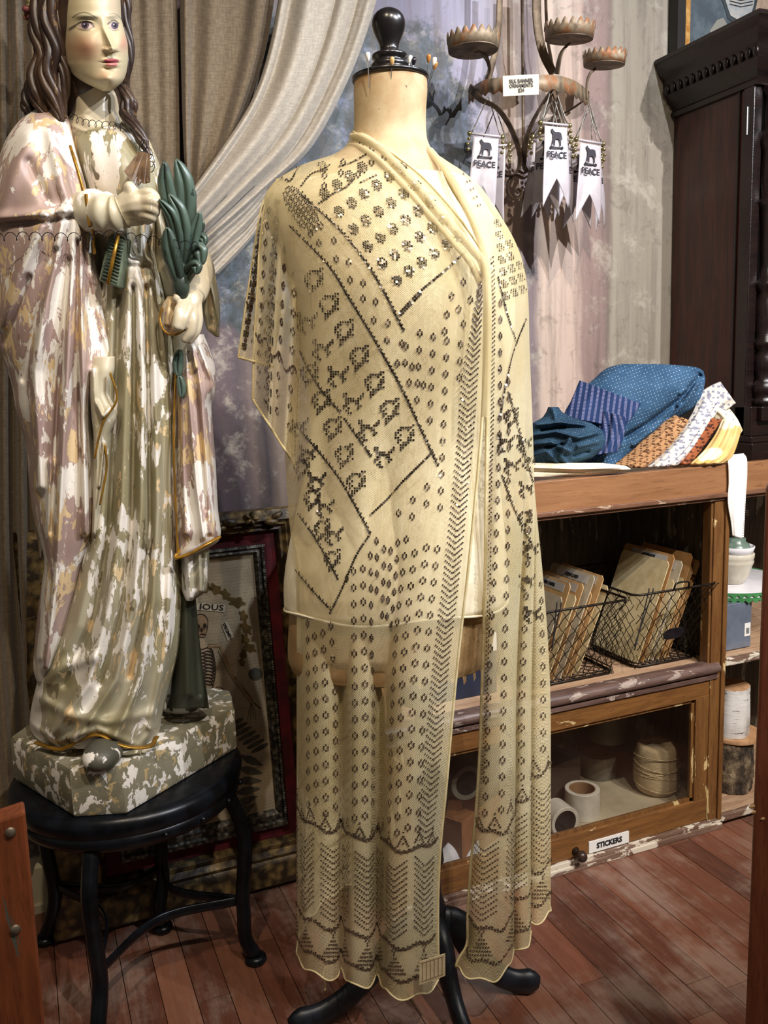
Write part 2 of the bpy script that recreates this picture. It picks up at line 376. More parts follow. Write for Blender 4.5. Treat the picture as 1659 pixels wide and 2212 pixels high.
cu2 = thing('curtain', atY(520, 300, 1.74)*[1, 1, 0]+[0, 0, 1.0], 'pale linen curtain swept in a wide swag, left of the dress form', 'curtain')
# straight folds
L0 = [(-140, -60), (-150, 600), (-150, 1300), (-110, 1850)]; L1 = [(95, -60), (112, 500), (120, 1200), (150, 1790)]
patch('panel', L0, L1, 1.80, 1.82, LIN, cu, 90, 110, 0., [(.1, .05, .03), (.28, .06, .035), (.46, .05, .02), (.60, .05, .035), (.74, .04, .04), (.88, .045, .03), (.97, .02, .02)], .002, True)
patch('panel', [(60, -60), (80, 300), (100, 700), (130, 1100), (150, 1500)], [(380, -60), (386, 200), (392, 600), (398, 1100), (400, 1500)], [1.82, 1.82, 1.83, 1.855, 1.862], [1.815, 1.82, 1.83, 1.855, 1.862], LIN, cu, 80, 110, 0., [(.1, .04, .006), (.25, .08, .010), (.5, .09, .010), (.68, .04, .010), (.80, .04, .012), (.92, .05, .012)], .002, True)
patch('panel', [(388, -60), (392, 150), (398, 330), (410, 470)], [(600, -60), (575, 100), (535, 230), (440, 480)], 1.815, 1.80, LIN, cu, 60, 80, 0., [(.06, .05, .03), (.35, .12, .02), (.6, .1, .008), (.85, .12, .035)], .002, True)
# swag: four tapering folds gathered low on the left
patch('swag', [(612, -60), (583, 100), (545, 215), (480, 320), (408, 420), (330, 520)], [(835, -80), (795, 60), (748, 180), (672, 318), (580, 405), (420, 545)], 1.77, 1.755, LIN2, cu2, 110, 90, .035, [(.04, .05, .035), (.30, .13, .03, .3), (.58, .035, -.012, .55), (.68, .06, .012, .66), (.80, .035, -.016, .8), (.93, .05, .02, .93)], .002, True)
patch('swag', [(560, 390), (500, 440), (430, 490), (350, 560)], [(600, 405), (552, 470), (500, 525), (440, 580)], 1.775, 1.77, LIN2, cu2, 60, 40, .012, [(.2, .08, .012), (.55, .07, .015), (.85, .08, .012)], .002, True)
patch('swag', [(575, 430), (530, 490), (480, 535), (420, 600)], [(572, 470), (545, 512), (508, 555), (470, 592)], 1.785, 1.78, LIN2, cu2, 60, 30, .014, [(.3, .1, .012), (.8, .1, .012)], .002, True)

# ================================================================== FRAMED COLLAGE leaning on the wall
def carved(name, c1, c2, c3, sc, metal=.3):
    t = NT(name); v = t.coord('Object', (1, 1, 1)); h = t.voro(v, sc, 'SMOOTH_F1'); n_ = t.noise(v, sc*.8, 6, .65, 1.2); f = t.math('ADD', h, t.math('MULTIPLY', n_, .9))
    t.base(t.ramp(f, [(.35, c1), (.75, c2), (1., c3)])); t.pr(Roughness=.42, Metallic=metal); t.bump(f, .55, .003); return t.m
GOLDF = carved('gilt_gesso', '8f7748', '6b5734', '33281a', 55); SILF = carved('silver_gesso', '857e6c', '5c574c', '2a2722', 110, .45)
VEL = simple('red_velvet', '5a0f18', '3d0a11', 20, .9)
# frame plane: base line on the floor, leans back to the wall
FB = np.array([.14, 1.765, 0.]); XR = .565; th = math.atan2(.095, .82); up = np.array([0, math.sin(th), math.cos(th)]); nrm = np.array([0, -math.cos(th), math.sin(th)])
def FP(x, v, o=0.): return np.array([x, 1.732, .004])+np.array([0, 0, 0])+up*v+nrm*o+np.array([x*0, 0, 0])
def inv_frame(px, py):
    r = ray(px, py); P0 = FP(0, 0); t = (P0-CAM)@nrm/(r@nrm); Q = CAM+r*t; return Q[0], (Q-P0)@up
x_r = inv_frame(604, 1180)[0]+.05; xi_r = inv_frame(592, 1160)[0]; v_t = inv_frame(560, 1098)[1]; vi_t = inv_frame(560, 1150)[1]
xs_o, vs_o = inv_frame(565, 1174); xs_i, vs_i = inv_frame(545, 1196); vb_i = inv_frame(600, 1742)[1]; vb_s = inv_frame(600, 1780)[1]; vb_r = inv_frame(640, 1795)[1]
x_l = -.03; wl = x_r-xi_r
fr = thing('framed_collage', FP((x_l+x_r)/2, 0), 'large gilt framed skeleton collage leaning behind the black stool', 'picture')
def rail(name, outer, inner, prof, mat, names=None):
    """four mitred rails between rectangles outer/inner (x0,v0,x1,v1); prof = [(s, height)]"""
    oc = [(outer[0], outer[1]), (outer[2], outer[1]), (outer[2], outer[3]), (outer[0], outer[3])]; ic = [(inner[0], inner[1]), (inner[2], inner[1]), (inner[2], inner[3]), (inner[0], inner[3])]
    for k in range(4):
        A0, A1, B0, B1 = np.array(oc[k]), np.array(oc[(k+1) % 4]), np.array(ic[k]), np.array(ic[(k+1) % 4]); V = []
        for e0, e1 in ((A0, B0), (A1, B1)):
            for s_, h in prof: q = e0*(1-s_)+e1*s_; V.append(FP(q[0], q[1], h))
            V.append(FP(*e1, 0)); V.append(FP(*e0, 0))
        n = len(prof)+2; F = [[i, (i+1) % n, n+(i+1) % n, n+i] for i in range(n)]+[list(range(n))[::-1], list(range(n, 2*n))]
        smoothang(obj(name, V, F, mat, fr, smooth=False), 40)
rail('frame_rail', (x_l, 0, x_r, v_t), (x_l+.11, vb_r, xi_r, vi_t), [(0, .018), (.08, .03), (.5, .034), (.62, .026), (.7, .03), (.8, .02), (.9, .022), (1, .01)], GOLDF)
b = MB(); P_ = [FP(x_l+.05, vb_r-.02, .006), FP(xi_r+.01, vb_r-.02, .006), FP(xi_r+.01, vi_t+.01, .006), FP(x_l+.05, vi_t+.01, .006)]; b.prism(P_, -nrm*.004); b.build('velvet_mat', VEL, fr)
x_li = .14
rail('inner_rail', (x_li-.03, vb_s, xs_o, vs_o), (x_li, vb_i, xs_i, vs_i), [(0, .008), (.05, .02), (.3, .022), (.4, .017), (.75, .019), (1, .009)], SILF)
bead = MB()
for i in range(110):
    v = vb_s+.006+(vs_o-vb_s-.012)*i/109; bead.ball(FP(xs_o-.003, v, .019), .0032, 4)
for i in range(60):
    x = x_li+(xs_o-x_li)*i/59; bead.ball(FP(x, vs_o-.003, .019), .0028, 3)
tag(bead.build('beading', SILF, fr, smooth=True), kind='stuff')
# carved flowers and leaves on the top rail
orn = MB()
for i, (cx, cv, a, L) in enumerate([(xi_r-.055, (v_t+vi_t)/2+.006, k*1.257, .012) for k in range(5)]+[(xi_r-.085, (v_t+vi_t)/2-.001, 2.9, .022), (xi_r-.028, (v_t+vi_t)/2-.003, -.1, .022), (xi_r-.11, (v_t+vi_t)/2-.006, 3.4, .018), (xi_r-.01, (v_t+vi_t)/2+.004, .4, .018), (xi_r-.135, (v_t+vi_t)/2-.002, 2.8, .022), (xi_r-.165, (v_t+vi_t)/2-.002, 3.2, .022)]+[(xi_r+.03, v_t-.1-.05*k, -1.2-(k % 2)*.8, .02) for k in range(14)]):
    for s_ in (0, 1):
        pass
    c0 = FP(cx+math.cos(a)*L*.7, cv+math.sin(a)*L*.7, .034); ex = np.array([math.cos(a), 0, 0])+up*math.sin(a); ey = np.cross(nrm, ex)
    orn.ball(c0, 1, 6, (1, 1, 1), np.column_stack([ex*L*.75, ey*L*.38, nrm*.006]))
tag(orn.build('carved_leaves', GOLDF, fr, smooth=True), kind='stuff')
# the printed sheet
def paper_mat():
    t = NT('collage_paper'); v = t.coord('Object', (1, 1, 1)); c = t.mix(t.step(t.noise(v, 9, 5), .35, .65), lin('9a8a70'), lin('b5a588'))
    vv = t.coord('Object', (1, 1, 1)); X, Y, Z = t.sep(vv)[:3]
    lines = t.step(t.math('SINE', t.math('MULTIPLY', Z, 900.)), .3, .8); sc = t.step(t.noise(t.coord('Object', (220, 1, 60)), 1, 2, .6), .45, .55)
    c = t.mix(t.math('MULTIPLY', t.math('MULTIPLY', lines, sc), .3), c, lin('5c5040')); t.base(c); t.pr(Roughness=.7); return t.m
PAP = paper_mat(); INK = simple('sepia_ink', '2a1c16', None, rough=.8); BONE = simple('bone_print', 'a68a68', '8f7352', 60, rough=.8); LEAFP = simple('leaf_print', '6b5426', '544220', 60, rough=.8); DKP = simple('dark_print', '46453c', '5d5a4d', 60, rough=.8)
b = MB(); b.prism([FP(x_li-.01, vb_i-.01, .0075), FP(xs_i+.006, vb_i-.01, .0075), FP(xs_i+.006, vs_i+.006, .0075), FP(x_li-.01, vs_i+.006, .0075)], -nrm*.001); sheet = b.build('collage_sheet', PAP, fr)
def fpt(px, py, o=.0082): x, v = inv_frame(px, py); return FP(x, v, o)
def inked(name, segs, mat, r=1.2, parent=sheet):
    m_ = MB()
    for s_ in segs:
        pts, rr = (s_ if isinstance(s_[0], list) else (s_, r)); P_ = poly([fpt(*q) for q in pts], max(6, 4*len(pts))); m_.tube(P_, rr*.0009, 5, flat=.25, up=None)
    return m_.build(name, mat, parent)
def flatp(name, polys, mat, o=.0080, parent=sheet):
    m_ = MB()
    for pl in polys: m_.prism([fpt(*q, o) for q in pl], nrm*.0003)
    return m_.build(name, mat, parent)
def blob(cx, cy, rx, ry, n=14, w=0., k=5, rot=0.):
    return [(cx+math.cos(rot)*rx*(1+w*math.cos(k*t))*math.cos(t)-math.sin(rot)*ry*(1+w*math.cos(k*t))*math.sin(t), cy+math.sin(rot)*rx*(1+w*math.cos(k*t))*math.cos(t)+math.cos(rot)*ry*(1+w*math.cos(k*t))*math.sin(t)) for t in np.linspace(0, 2*math.pi, n, endpoint=False)]
flatp('skull_print', [blob(432, 1345, 15, 18), blob(436, 1364, 10, 11)], BONE)
flatp('skull_hollows', [blob(426, 1352, 4.5, 5), blob(441, 1350, 4, 5), blob(434, 1360, 2, 4), blob(436, 1369, 7, 1.2)], INK, .0085)  # inked eye sockets, nose hole and mouth line of the printed skull
inked('skull_print', [[(418, 1338), (424, 1328), (436, 1326), (446, 1336), (446, 1356), (440, 1374), (428, 1374)], [(428, 1380), (430, 1395)]], INK)
ribs = [([(432, 1398), (434, 1430), (438, 1465), (444, 1490), (452, 1496)], 3.)]
for k in range(11):
    y = 1402+k*7.2; w_ = 20+9*math.sin(math.pi*(k+2)/14); ribs.append(([(434, y), (434+w_*.6, y-4), (434+w_, y+4), (434+w_*.9, y+11), (436, y+7)], 1.5))
inked('ribcage_print', ribs, INK)
inked('arm_print', [([(448, 1396), (470, 1394), (476, 1400), (488, 1430), (503, 1462)], 4.), ([(503, 1464), (520, 1485), (540, 1515)], 2.6), ([(508, 1466), (528, 1488), (545, 1512)], 1.8)], BONE)
inked('arm_print', [([(448, 1392), (470, 1391), (480, 1404), (494, 1436), (506, 1462), (524, 1484), (545, 1514)], 1.), ([(470, 1404), (484, 1436), (500, 1466), (520, 1492), (538, 1516)], 1.)]+[([(541, 1516), (540-4+4*k, 1532), (538-5+6*k, 1552)], 1.2) for k in range(4)]+[([(546, 1516), (562, 1530)], 1.2)], INK)
flatp('pelvis_print', [blob(470, 1494, 13, 12)], BONE); inked('pelvis_print', [[(460, 1490), (470, 1482), (482, 1490), (480, 1504)]], INK)
inked('leg_print', [([(478, 1690), (476, 1725), (478, 1735)], 7.)], BONE)
lf = []
for (cx, cy, r_, rot) in [(440, 1268, 16, .2), (464, 1272, 15, .6), (486, 1284, 13, 1.), (510, 1300, 17, .2), (524, 1330, 13, 1.2), (530, 1356, 15, .9), (528, 1380, 13, 1.4), (538, 1398, 14, .5), (524, 1412, 12, 1.8), (520, 1430, 9, 1.)]: lf.append(blob(cx, cy, r_, r_*.62, 22, .22, 5, rot))
flatp('oak_leaf_print', lf, LEAFP)
flatp('stamp_print', [blob(550, 1455, 16, 14)], DKP)
fn = []
for k in range(7): fn.append(blob(505+k*9, 1560+k*9, 22, 5, 10, 0, 3, -.5)); 
for k in range(6): fn.append(blob(540-k*3, 1640+k*22, 26, 8, 14, .15, 4, .4-.2*k))
flatp('fern_print', fn, DKP)
lab = flatp('label_print', [[(424, 1302), (485, 1305), (483, 1321), (422, 1316)], [(476, 1346), (489, 1341), (504, 1376), (490, 1383)]], simple('label_paper', 'c9bfa8', None, rough=.7), .0086)
text('lettering', 'IOUS', .017, INK, sheet, fpt(455, 1311, .0092), fpt(480, 1313)-fpt(430, 1310), up, .02, 1.35)
text('lettering', 'SPECIMEN', .0085, INK, sheet, fpt(489, 1362, .0092), fpt(498, 1378)-fpt(482, 1345), fpt(500, 1355)-fpt(480, 1365), .03, 1.)

# ================================================================== CABINET
YC = 1.495
WD = woodm('cabinet_wood', '5f3d1d', '7a5228', 'c2aa78', 'X', 1, .45, .64, 26); WDZ = woodm('cabinet_wood_upright', '5a391b', '755029', 'c2aa78', 'Z', 1, .45, .60, 22)
WORN = woodm('worn_trim', '5a4030', '80685a', 'c9bfae', 'X', 1, .5, .50, 30); LIP = woodm('tray_lip_wood', '80583a', '926846', '6b4028', 'X', .6, .4, .68, 30, '5c3820'); NOSE = woodm('shelf_nose', '4a3630', '6a544c', '9a8a80', 'X', 1, .45, .58, 30)
INS = woodm('cabinet_lining', '3a3128', '5c5346', '8a8476', 'Z', 1, .8, .58, 14); SHF = woodm('shelf_board', '96755a', 'b59678', None, 'X', 1, .7)
X0, XP0, XP1, X2, YB = .60, 1.412, 1.452, 2.3, 1.855
cab = thing('cabinet', ((X0+X2)/2, 1.68, 0), 'worn brown wooden counter cabinet with shelves and a glass door below', 'cabinet')
def cb(name, mat, *bx, bv=.0015):
    m_ = MB()
    for q in bx: m_.box(*q)
    return m_.build(name, mat, cab, bevel=bv)
cb('tray_lip', LIP, (X0, YC-.006, .803, X2, YC+.014, .868)); cb('lip_moulding', woodm('chipped_moulding', '5a3a28', '7a5640', 'a8917a', 'X', 1, .5, .60, 40), (X0, YC-.012, .796, X2, YC+.012, .806), (X0, YC-.004, .788, X2, YC+.01, .797))
cb('tray_top', LIP, (X0, YC+.014, .835, X2, YB, .852))
cb('post', WDZ, (XP0, YC, .0, XP1, YC+.03, .79), (XP1-.012, YC-.005, .02, XP1, YC, .79)); cb('post', WDZ, (X0, YC, 0, X0+.04, YC+.03, .79))
cb('side_panel', INS, (X0, YC+.03, .02, X0+.018, YB, .79)); cb('divider', INS, (XP1-.010, YC+.03, .02, XP1-.001, YB, .79)); cb('back_panel', INS, (X0, YB-.012, .0, X2, YB, .84))
cb('stile', WDZ, (XP0-.006, YC+.004, .41, XP0+.001, YC+.03, .79))
m_ = MB(); n_ = 10; pr = [(YC+.02, .383)]+[(YC+.004-.016*math.sin(math.pi*i/n_)**.8, .386+.026*(1-math.cos(math.pi*i/n_))/2) for i in range(n_+1)]+[(YC+.02, .412)]
m_.prism([(X0, y, z) for y, z in pr], (XP0-X0+.02, 0, 0)); m_.box(X0, YC-.004, .374, XP0+.02, YC+.02, .384); smoothang(m_.build('shelf_nose', NOSE, cab), 50)
cb('shelf', SHF, (X0+.018, YC+.02, .394, XP1-.012, YB-.012, .405))
cb('base_board', simple('door_liner', 'b8ae96', 'a2977e', 10, .7), (X0+.018, YC+.03, .03, XP1-.012, YB-.012, .050))
cb('plinth', WORN, (X0, YC-.010, .0, XP1, YC+.02, .014), (X0, YC-.005, .014, XP1, YC+.02, .024))
# lift-up glass door
door = cb('door', WD, (X0+.04, YC+.002, .33, XP0, YC+.022, .374)); 
m_ = MB(); m_.box(X0+.04, YC+.002, .025, XP0, YC+.022, .080); m_.build('door_rail', WD, door, bevel=.0015)
m_ = MB(); m_.box(XP0-.038, YC+.002, .080, XP0, YC+.022, .33); m_.build('door_stile', WDZ, door, bevel=.0015)
m_ = MB(); m_.box(X0+.04, YC+.002, .080, X0+.078, YC+.022, .33); m_.build('door_stile', WDZ, door, bevel=.0015)
m_ = MB()
for (a, c_, e, f_) in ((X0+.078, .322, XP0-.038, .330), (X0+.078, .080, XP0-.038, .088), (XP0-.046, .080, XP0-.038, .33)): m_.box(a, YC+.008, c_, e, YC+.016, f_)
m_.build('glazing_bead', WDZ, door)
gt = NT('glass'); gt.pr(Roughness=.04, IOR=1.08); gt.b.inputs['Transmission Weight'].default_value = 1.; gt.base(lin('e8ece6')); gt.b.inputs['Specular IOR Level'].default_value = .5
tr = gt.n('BsdfTransparent'); mx = gt.n('MixShader'); gl = gt.n('BsdfGlossy'); gl.inputs['Roughness'].default_value = .08; mx.inputs[0].default_value = .07; tr.inputs[0].default_value = (.90, .885, .86, 1); gt.l(tr.outputs[0], mx.inputs[1]); gt.l(gl.outputs[0], mx.inputs[2]); gt.l(mx.outputs[0], gt.o.inputs[0]); GLS = gt.m
m_ = MB(); m_.box(X0+.07, YC+.011, .075, XP0-.03, YC+.013, .335); m_.build('glass_pane', GLS, door)
KNB = simple('dark_knob', '1d1512', '33251e', 40, .35)
kx = atY(1256, 1855, YC-.02); m_ = MB(); Rk = np.array([[1, 0, 0], [0, 0, 1], [0, -1, 0]]).T
m_.lathe([(.0001, .034), (.008, .033), (.012, .027), (.0125, .021), (.009, .014), (.006, .010), (.007, .004), (.010, 0)], (kx[0], YC+.002, .040), 20, R=[[1, 0, 0], [0, 0, -1], [0, 1, 0]]); m_.build('knob', KNB, door, smooth=True)
CARD = simple('white_card', 'd8d6d2', None, rough=.6); BLK = simple('black_ink', '18161a', None, rough=.7)
a0, a1 = atY(1272, 1838, YC), atY(1358, 1812, YC); zc = .0405
m_ = MB(); m_.box(a0[0], YC-.001, zc-.0135, a1[0], YC+.002, zc+.0135); cd_ = m_.build('label_card', CARD, door, bevel=0)
text('lettering', 'STICKERS', .0175, BLK, cd_, ((a0[0]+a1[0])/2, YC-.0018, zc), (1, 0, 0), (0, 0, 1), .035, .92)
# right-hand open shelves
z1 = .416
for nm, zz in (('shelf', z1), ('shelf', .030)):
    m_ = MB(); m_.box(XP1, YC+.004, zz-.012, X2, YB-.012, zz); s_ = m_.build(nm, SHF, cab, bevel=.001)
    m_ = MB(); m_.box(XP1, YC-.006, zz-.018, X2, YC+.006, zz+.002); m_.build('nose_strip', WORN, s_, bevel=.004)

# ================================================================== ARMOIRE standing on the right of the counter
AW = woodm('mahogany', '2a0f0a', '4a2016', None, 'Z', .6, .28, dirt='120807'); AD = woodm('dark_mahogany', '120b0b', '231512', None, 'X', .8, .3, dirt='080505')
arm = thing('armoire', (1.95, 1.74, .852), 'tall dark mahogany armoire with carved cornice and turned column on the counter', 'armoire')
AX, AY0, AY1 = 1.600, 1.60, YW-.004
def ab(name, mat, *bx, bv=.002):
    m_ = MB()
    for q in bx: m_.box(*q)
    return m_.build(name, mat, arm, bevel=bv)
ab('side_panel', AW, (AX, AY0+.03, .90, AX+.02, AY1, 1.72)); ab('stile', AD, (AX-.006, AY0, .90, AX+.02, AY0+.032, 1.72), (AX-.004, AY0+.045, .90, AX, AY0+.052, 1.72))
ab('front_panel', AD, (AX+.02, AY0+.03, .90, 2.4, AY0+.05, 1.72)); ab('door_panel', AW, (AX+.10, AY0+.015, .98, 2.3, AY0+.03, 1.66))
ab('plinth', AD, (AX-.02, AY0-.04, .853, 2.4, AY1, .90), (AX-.012, AY0-.03, .90, 2.4, AY1, .915), (AX-.006, AY0-.02, .915, 2.4, AY1, .985))
# cornice profile swept along the side then the front
prof = [(0, 1.70), (.008, 1.702), (.012, 1.712), (.006, 1.718), (.010, 1.726), (.020, 1.735), (.030, 1.75), (.036, 1.77), (.038, 1.785), (.046, 1.792), (.052, 1.80), (.058, 1.812), (.060, 1.82), (.064, 1.823), (.064, 1.832), (0, 1.832)]
V = []; n_ = len(prof)
for o_, z in prof: V.append((AX-o_, AY1, z))
for o_, z in prof: V.append((AX-o_, AY0-o_, z))
for o_, z in prof: V.append((2.4, AY0-o_, z))
F = [[k*n_+i, k*n_+(i+1) % n_, (k+1)*n_+(i+1) % n_, (k+1)*n_+i] for k in range(2) for i in range(n_)]; F += [list(range(n_))[::-1], list(range(2*n_, 3*n_))]
smoothang(obj('cornice', V, F, AD, arm, smooth=False), 50)
m_ = MB(); m_.box(AX, AY0, 1.820, 2.4, AY1, 1.8325); m_.build('top_board', AD, arm)
dn = MB()
for k in range(14): dn.ball((AX-.036, AY1-.012-.022*k, 1.762), .011, 5, (.5, .8, 1.2))
for k in range(30): dn.ball((AX+.01+.025*k, AY0-.036, 1.762), .011, 5, (.8, .5, 1.2))
tag(dn.build('carved_frieze', AD, arm, smooth=True), kind='stuff')
cz = [(.985, .030), (1.0, .030), (1.005, .024), (1.015, .030), (1.03, .032), (1.04, .026), (1.05, .02), (1.07, .026), (1.10, .028), (1.115, .020), (1.125, .029), (1.135, .030), (1.145, .022), (1.17, .026), (1.23, .027), (1.25, .021), (1.262, .030), (1.272, .030), (1.28, .02), (1.31, .018), (1.40, .020), (1.44, .024), (1.452, .030), (1.46, .022), (1.50, .026), (1.56, .022), (1.58, .03), (1.60, .03), (1.61, .022), (1.68, .02), (1.70, .03)]
m_ = MB(); m_.lathe([(r_, z) for z, r_ in cz], (AX+.045, AY0-.006, 0), 28); m_.build('column', AD, arm, smooth=True); m_ = MB(); m_.box(AX+.012, AY0-.036, .95, AX+.08, AY0+.02, .985); m_.build('column_block', AD, arm, bevel=.003)
m_ = MB(); hp = atX(1616, 300, AX-.004); m_.tube([(AX-.008, hp[1], 1.60), (AX-.008, hp[1], 1.66)], .0018, 6); m_.build('hinge_pin', simple('steel', '9a9a98', None, rough=.3, metal=1.), arm)

# ================================================================== PICTURE high on the wall, over the armoire
pc = thing('framed_painting', atY(1560, 60, YW-.02), 'dark-edged framed painting of a pale vase-like figure above the armoire', 'picture')
xa, xb, xc = [atY(q, 60, YW-.03)[0] for q in (1461, 1478, 1491)]
ztp = 2.05; zbt = 1.834
m_ = MB(); m_.box(xa, YW-.035, zbt, xb, YW-.001, ztp); m_.box(xa, YW-.035, ztp, 2.2, YW-.001, ztp+.02); m_.build('outer_frame', simple('black_frame', '1a1512', None, rough=.5), pc)
m_ = MB(); m_.box(xb, YW-.030, zbt, xc, YW-.003, ztp); m_.build('gilt_slip', simple('worn_gilt', 'a8702c', 'c79a55', 60, .45), pc)
pt = NT('painting'); v = pt.coord('Object'); c = pt.mix(pt.step(pt.noise(v, 16, 5), .4, .6), lin('4a545c'), lin('5f6a70')); pt.base(c); pt.pr(Roughness=.35)
m_ = MB(); m_.box(xc, YW-.018, zbt, 2.2, YW-.006, ztp); cv = m_.build('canvas', pt.m, pc)
def wp(name, pts, mat, off): m_ = MB(); m_.prism([atY(x, y, YW-off) for x, y in pts], (0, -.0008, 0)); return m_.build(name, mat, cv)
wp('painted_outline', [(1552, -20), (1566, 20), (1572, 40), (1588, 52), (1606, 52), (1622, 44), (1632, 20), (1640, -20)], simple('grey_paint', '3f4649', None, rough=.4), .0185)
wp('painted_bowl', [(1560, -20), (1572, 18), (1578, 34), (1592, 42), (1608, 42), (1622, 32), (1628, 10), (1632, -20)], simple('bowl_paint', 'b9b6ae', 'a3a7a8', 50, .4), .0195)
wp('painted_shape', [(1532, 68), (1548, 44), (1562, 38), (1570, 52), (1560, 76), (1548, 88)], simple('pale_paint', '8c8a80', None, rough=.4), .0185)
wp('painted_ground', [(1580, 56), (1606, 52), (1612, 78), (1590, 100), (1576, 100)], simple('cream_paint', 'b3a896', None, rough=.4), .0185)
wp('painted_ground', [(1640, -20), (1700, -20), (1700, 90), (1612, 80), (1612, 50), (1630, 30)], simple('tan_paint', 'a8907a', 'c0a890', 30, .4), .0186)
for k in range(3): wp('painted_band', [(1576, -6+k*7), (1600, 0+k*7), (1626, -5+k*7), (1626, -3+k*7), (1600, 2+k*7), (1576, -4+k*7)], BLK, .0204)

# ================================================================== DRESS FORM
DF = 1.40
ax = atD(880, 1200, DF); PX, PY = .585, 1.275
form = thing('dress_form', (PX, PY, 0), 'antique dress form with black turned finial on a dark tripod stand', 'dress form')
EB = simple('ebonised_wood', '0e0c0e', '1c1718', 30, .28, spec=.6); EB2 = simple('black_painted_wood', '0b0d12', '1a1f28', 25, .42, bump=.1)
def canvas_mat():
    t = NT('aged_canvas'); v = t.coord('Object'); c = t.mix(t.step(t.noise(v, 12, 6, .6), .3, .7), lin('cab894'), lin('a88c64'))
    Z = t.sep(t.geo())[2]; c = t.mix(t.math('MULTIPLY', t.step(Z, 1.505, 1.535), t.step(t.noise(v, 40, 5, .7), .35, .6)), c, lin('a8794a'))
    c = t.mix(t.step(t.noise(t.coord('Object', (1, 1, 1), loc=(5, 1, 2)), 55, 6, .7), .66, .70), c, lin('6b4a35'))
    t.base(c); t.pr(Roughness=.7); t.bump(t.noise(v, 300, 3), .2, .0006); return t.m
CV = canvas_mat(); SHIRT = simple('white_cotton', 'e2d6b8', 'efe6cc', 30, .85, bump=.15, bsc=200, d=.0005)
def loft(name, rows, mat, n=72, m=90, r0=0, close=True):
    R_ = np.array(rows, float); y = np.linspace(R_[0, 0], R_[-1, 0], m); q = poly(R_, 400); o_ = np.argsort(q[:, 0])
    xl, xr, dc, bb = [np.interp(y, q[o_, 0], q[o_, k])[:, None] for k in (1, 2, 3, 4)]
    th = np.linspace(0, 2*math.pi, n, endpoint=False)[None]
    P = atD((xl+xr)/2, y[:, None], dc); nr = P.shape[0]; hw = np.linalg.norm(atD(xr, y[:, None], dc)-atD(xl, y[:, None], dc), axis=-1)/2
    P = P[:, :1]+hw[..., None]*np.sin(th)[..., None]*RH-bb[..., None]*np.cos(th)[..., None]*FH
    V = np.vstack([P.reshape(-1, 3), P[0].mean(0), P[-1].mean(0)]); N = nr*n; F = gridF(nr, n, True).tolist()
    F += [[(k+1) % n, k, N] for k in range(n)]+[[(nr-1)*n+k, (nr-1)*n+(k+1) % n, N+1] for k in range(n)]
    return obj(name, V, F, mat, form)
NECK = [(172, 765, 922, DF, .053), (200, 764, 923, DF, .053), (250, 765, 920, DF, .053), (290, 762, 921, DF, .054), (315, 752, 926, DF, .058), (345, 708, 944, DF, .066), (375, 662, 982, DF, .074), (410, 622, 1012, DF, .084)]
BODY = [(392, 640, 1004, DF, .080), (412, 618, 1022, DF, .086), (435, 604, 1038, DF, .094), (480, 602, 1066, DF, .108), (540, 612, 1094, DF, .120), (620, 628, 1108, DF, .130), (720, 645, 1110, DF, .125), (850, 668, 1085, DF, .110), (960, 668, 1075, DF, .104), (1060, 648, 1080, DF, .110), (1160, 626, 1090, DF, .120), (1240, 614, 1095, DF, .126), (1300, 614, 1098, DF, .128)]
loft('neck', NECK, CV); 
LOW = [(1230, 628, 1080, DF, .115), (1300, 626, 1075, DF, .118), (1400, 622, 1062, DF, .118), (1432, 630, 1050, DF, .115)]
loft('hip_cover', LOW, simple('tan_canvas', 'a5865c', '8f7148', 20, .8)); loft('undershirt', BODY, SHIRT)
# lace edge of the undershirt at the neckline, and its turned hem
m_ = MB(); pts = [atD(x, y, d) for x, y, d in [(900, 412, 1.31), (925, 416, 1.312), (950, 418, 1.32), (972, 420, 1.332), (990, 424, 1.345)]]
for i, p in enumerate(poly(pts, 24)): m_.ball(p, .0032, 5, (1, 1, .7))
m_.build('lace_edging', SHIRT, form, smooth=True)
m_ = MB(); th = np.linspace(0, 2*math.pi, 60, endpoint=False); cz_ = atD(856, 1300, DF); hw_ = np.linalg.norm(atD(1098, 1300, DF)-atD(614, 1300, DF))/2
m_.tube([cz_+(hw_-.0005)*math.sin(t)*RH-.1285*math.cos(t)*FH+np.array([0, 0, .004*math.sin(5*t)]) for t in th], .002, 6, closed=True); m_.build('shirt_hem', SHIRT, form, smooth=True)
m_ = MB(); 
for k in range(30):
    a = -math.pi*.9+k*.18; L = random.uniform(.002, .011); c0 = atD(845, 1432, DF)+.157*math.sin(a)*RH-.115*math.cos(a)*FH; e = atD(845, 1432, DF)+.157*math.sin(a+.07)*RH-.115*math.cos(a+.07)*FH
    m_.prism([c0+[0, 0, .02], e+[0, 0, .02], e-[0, 0, L], (c0+e)/2-[0, 0, L*1.5]], np.array([.001, .001, 0]))
m_.build('torn_edge', simple('torn_canvas', 'a5865c', None, rough=.8), form)
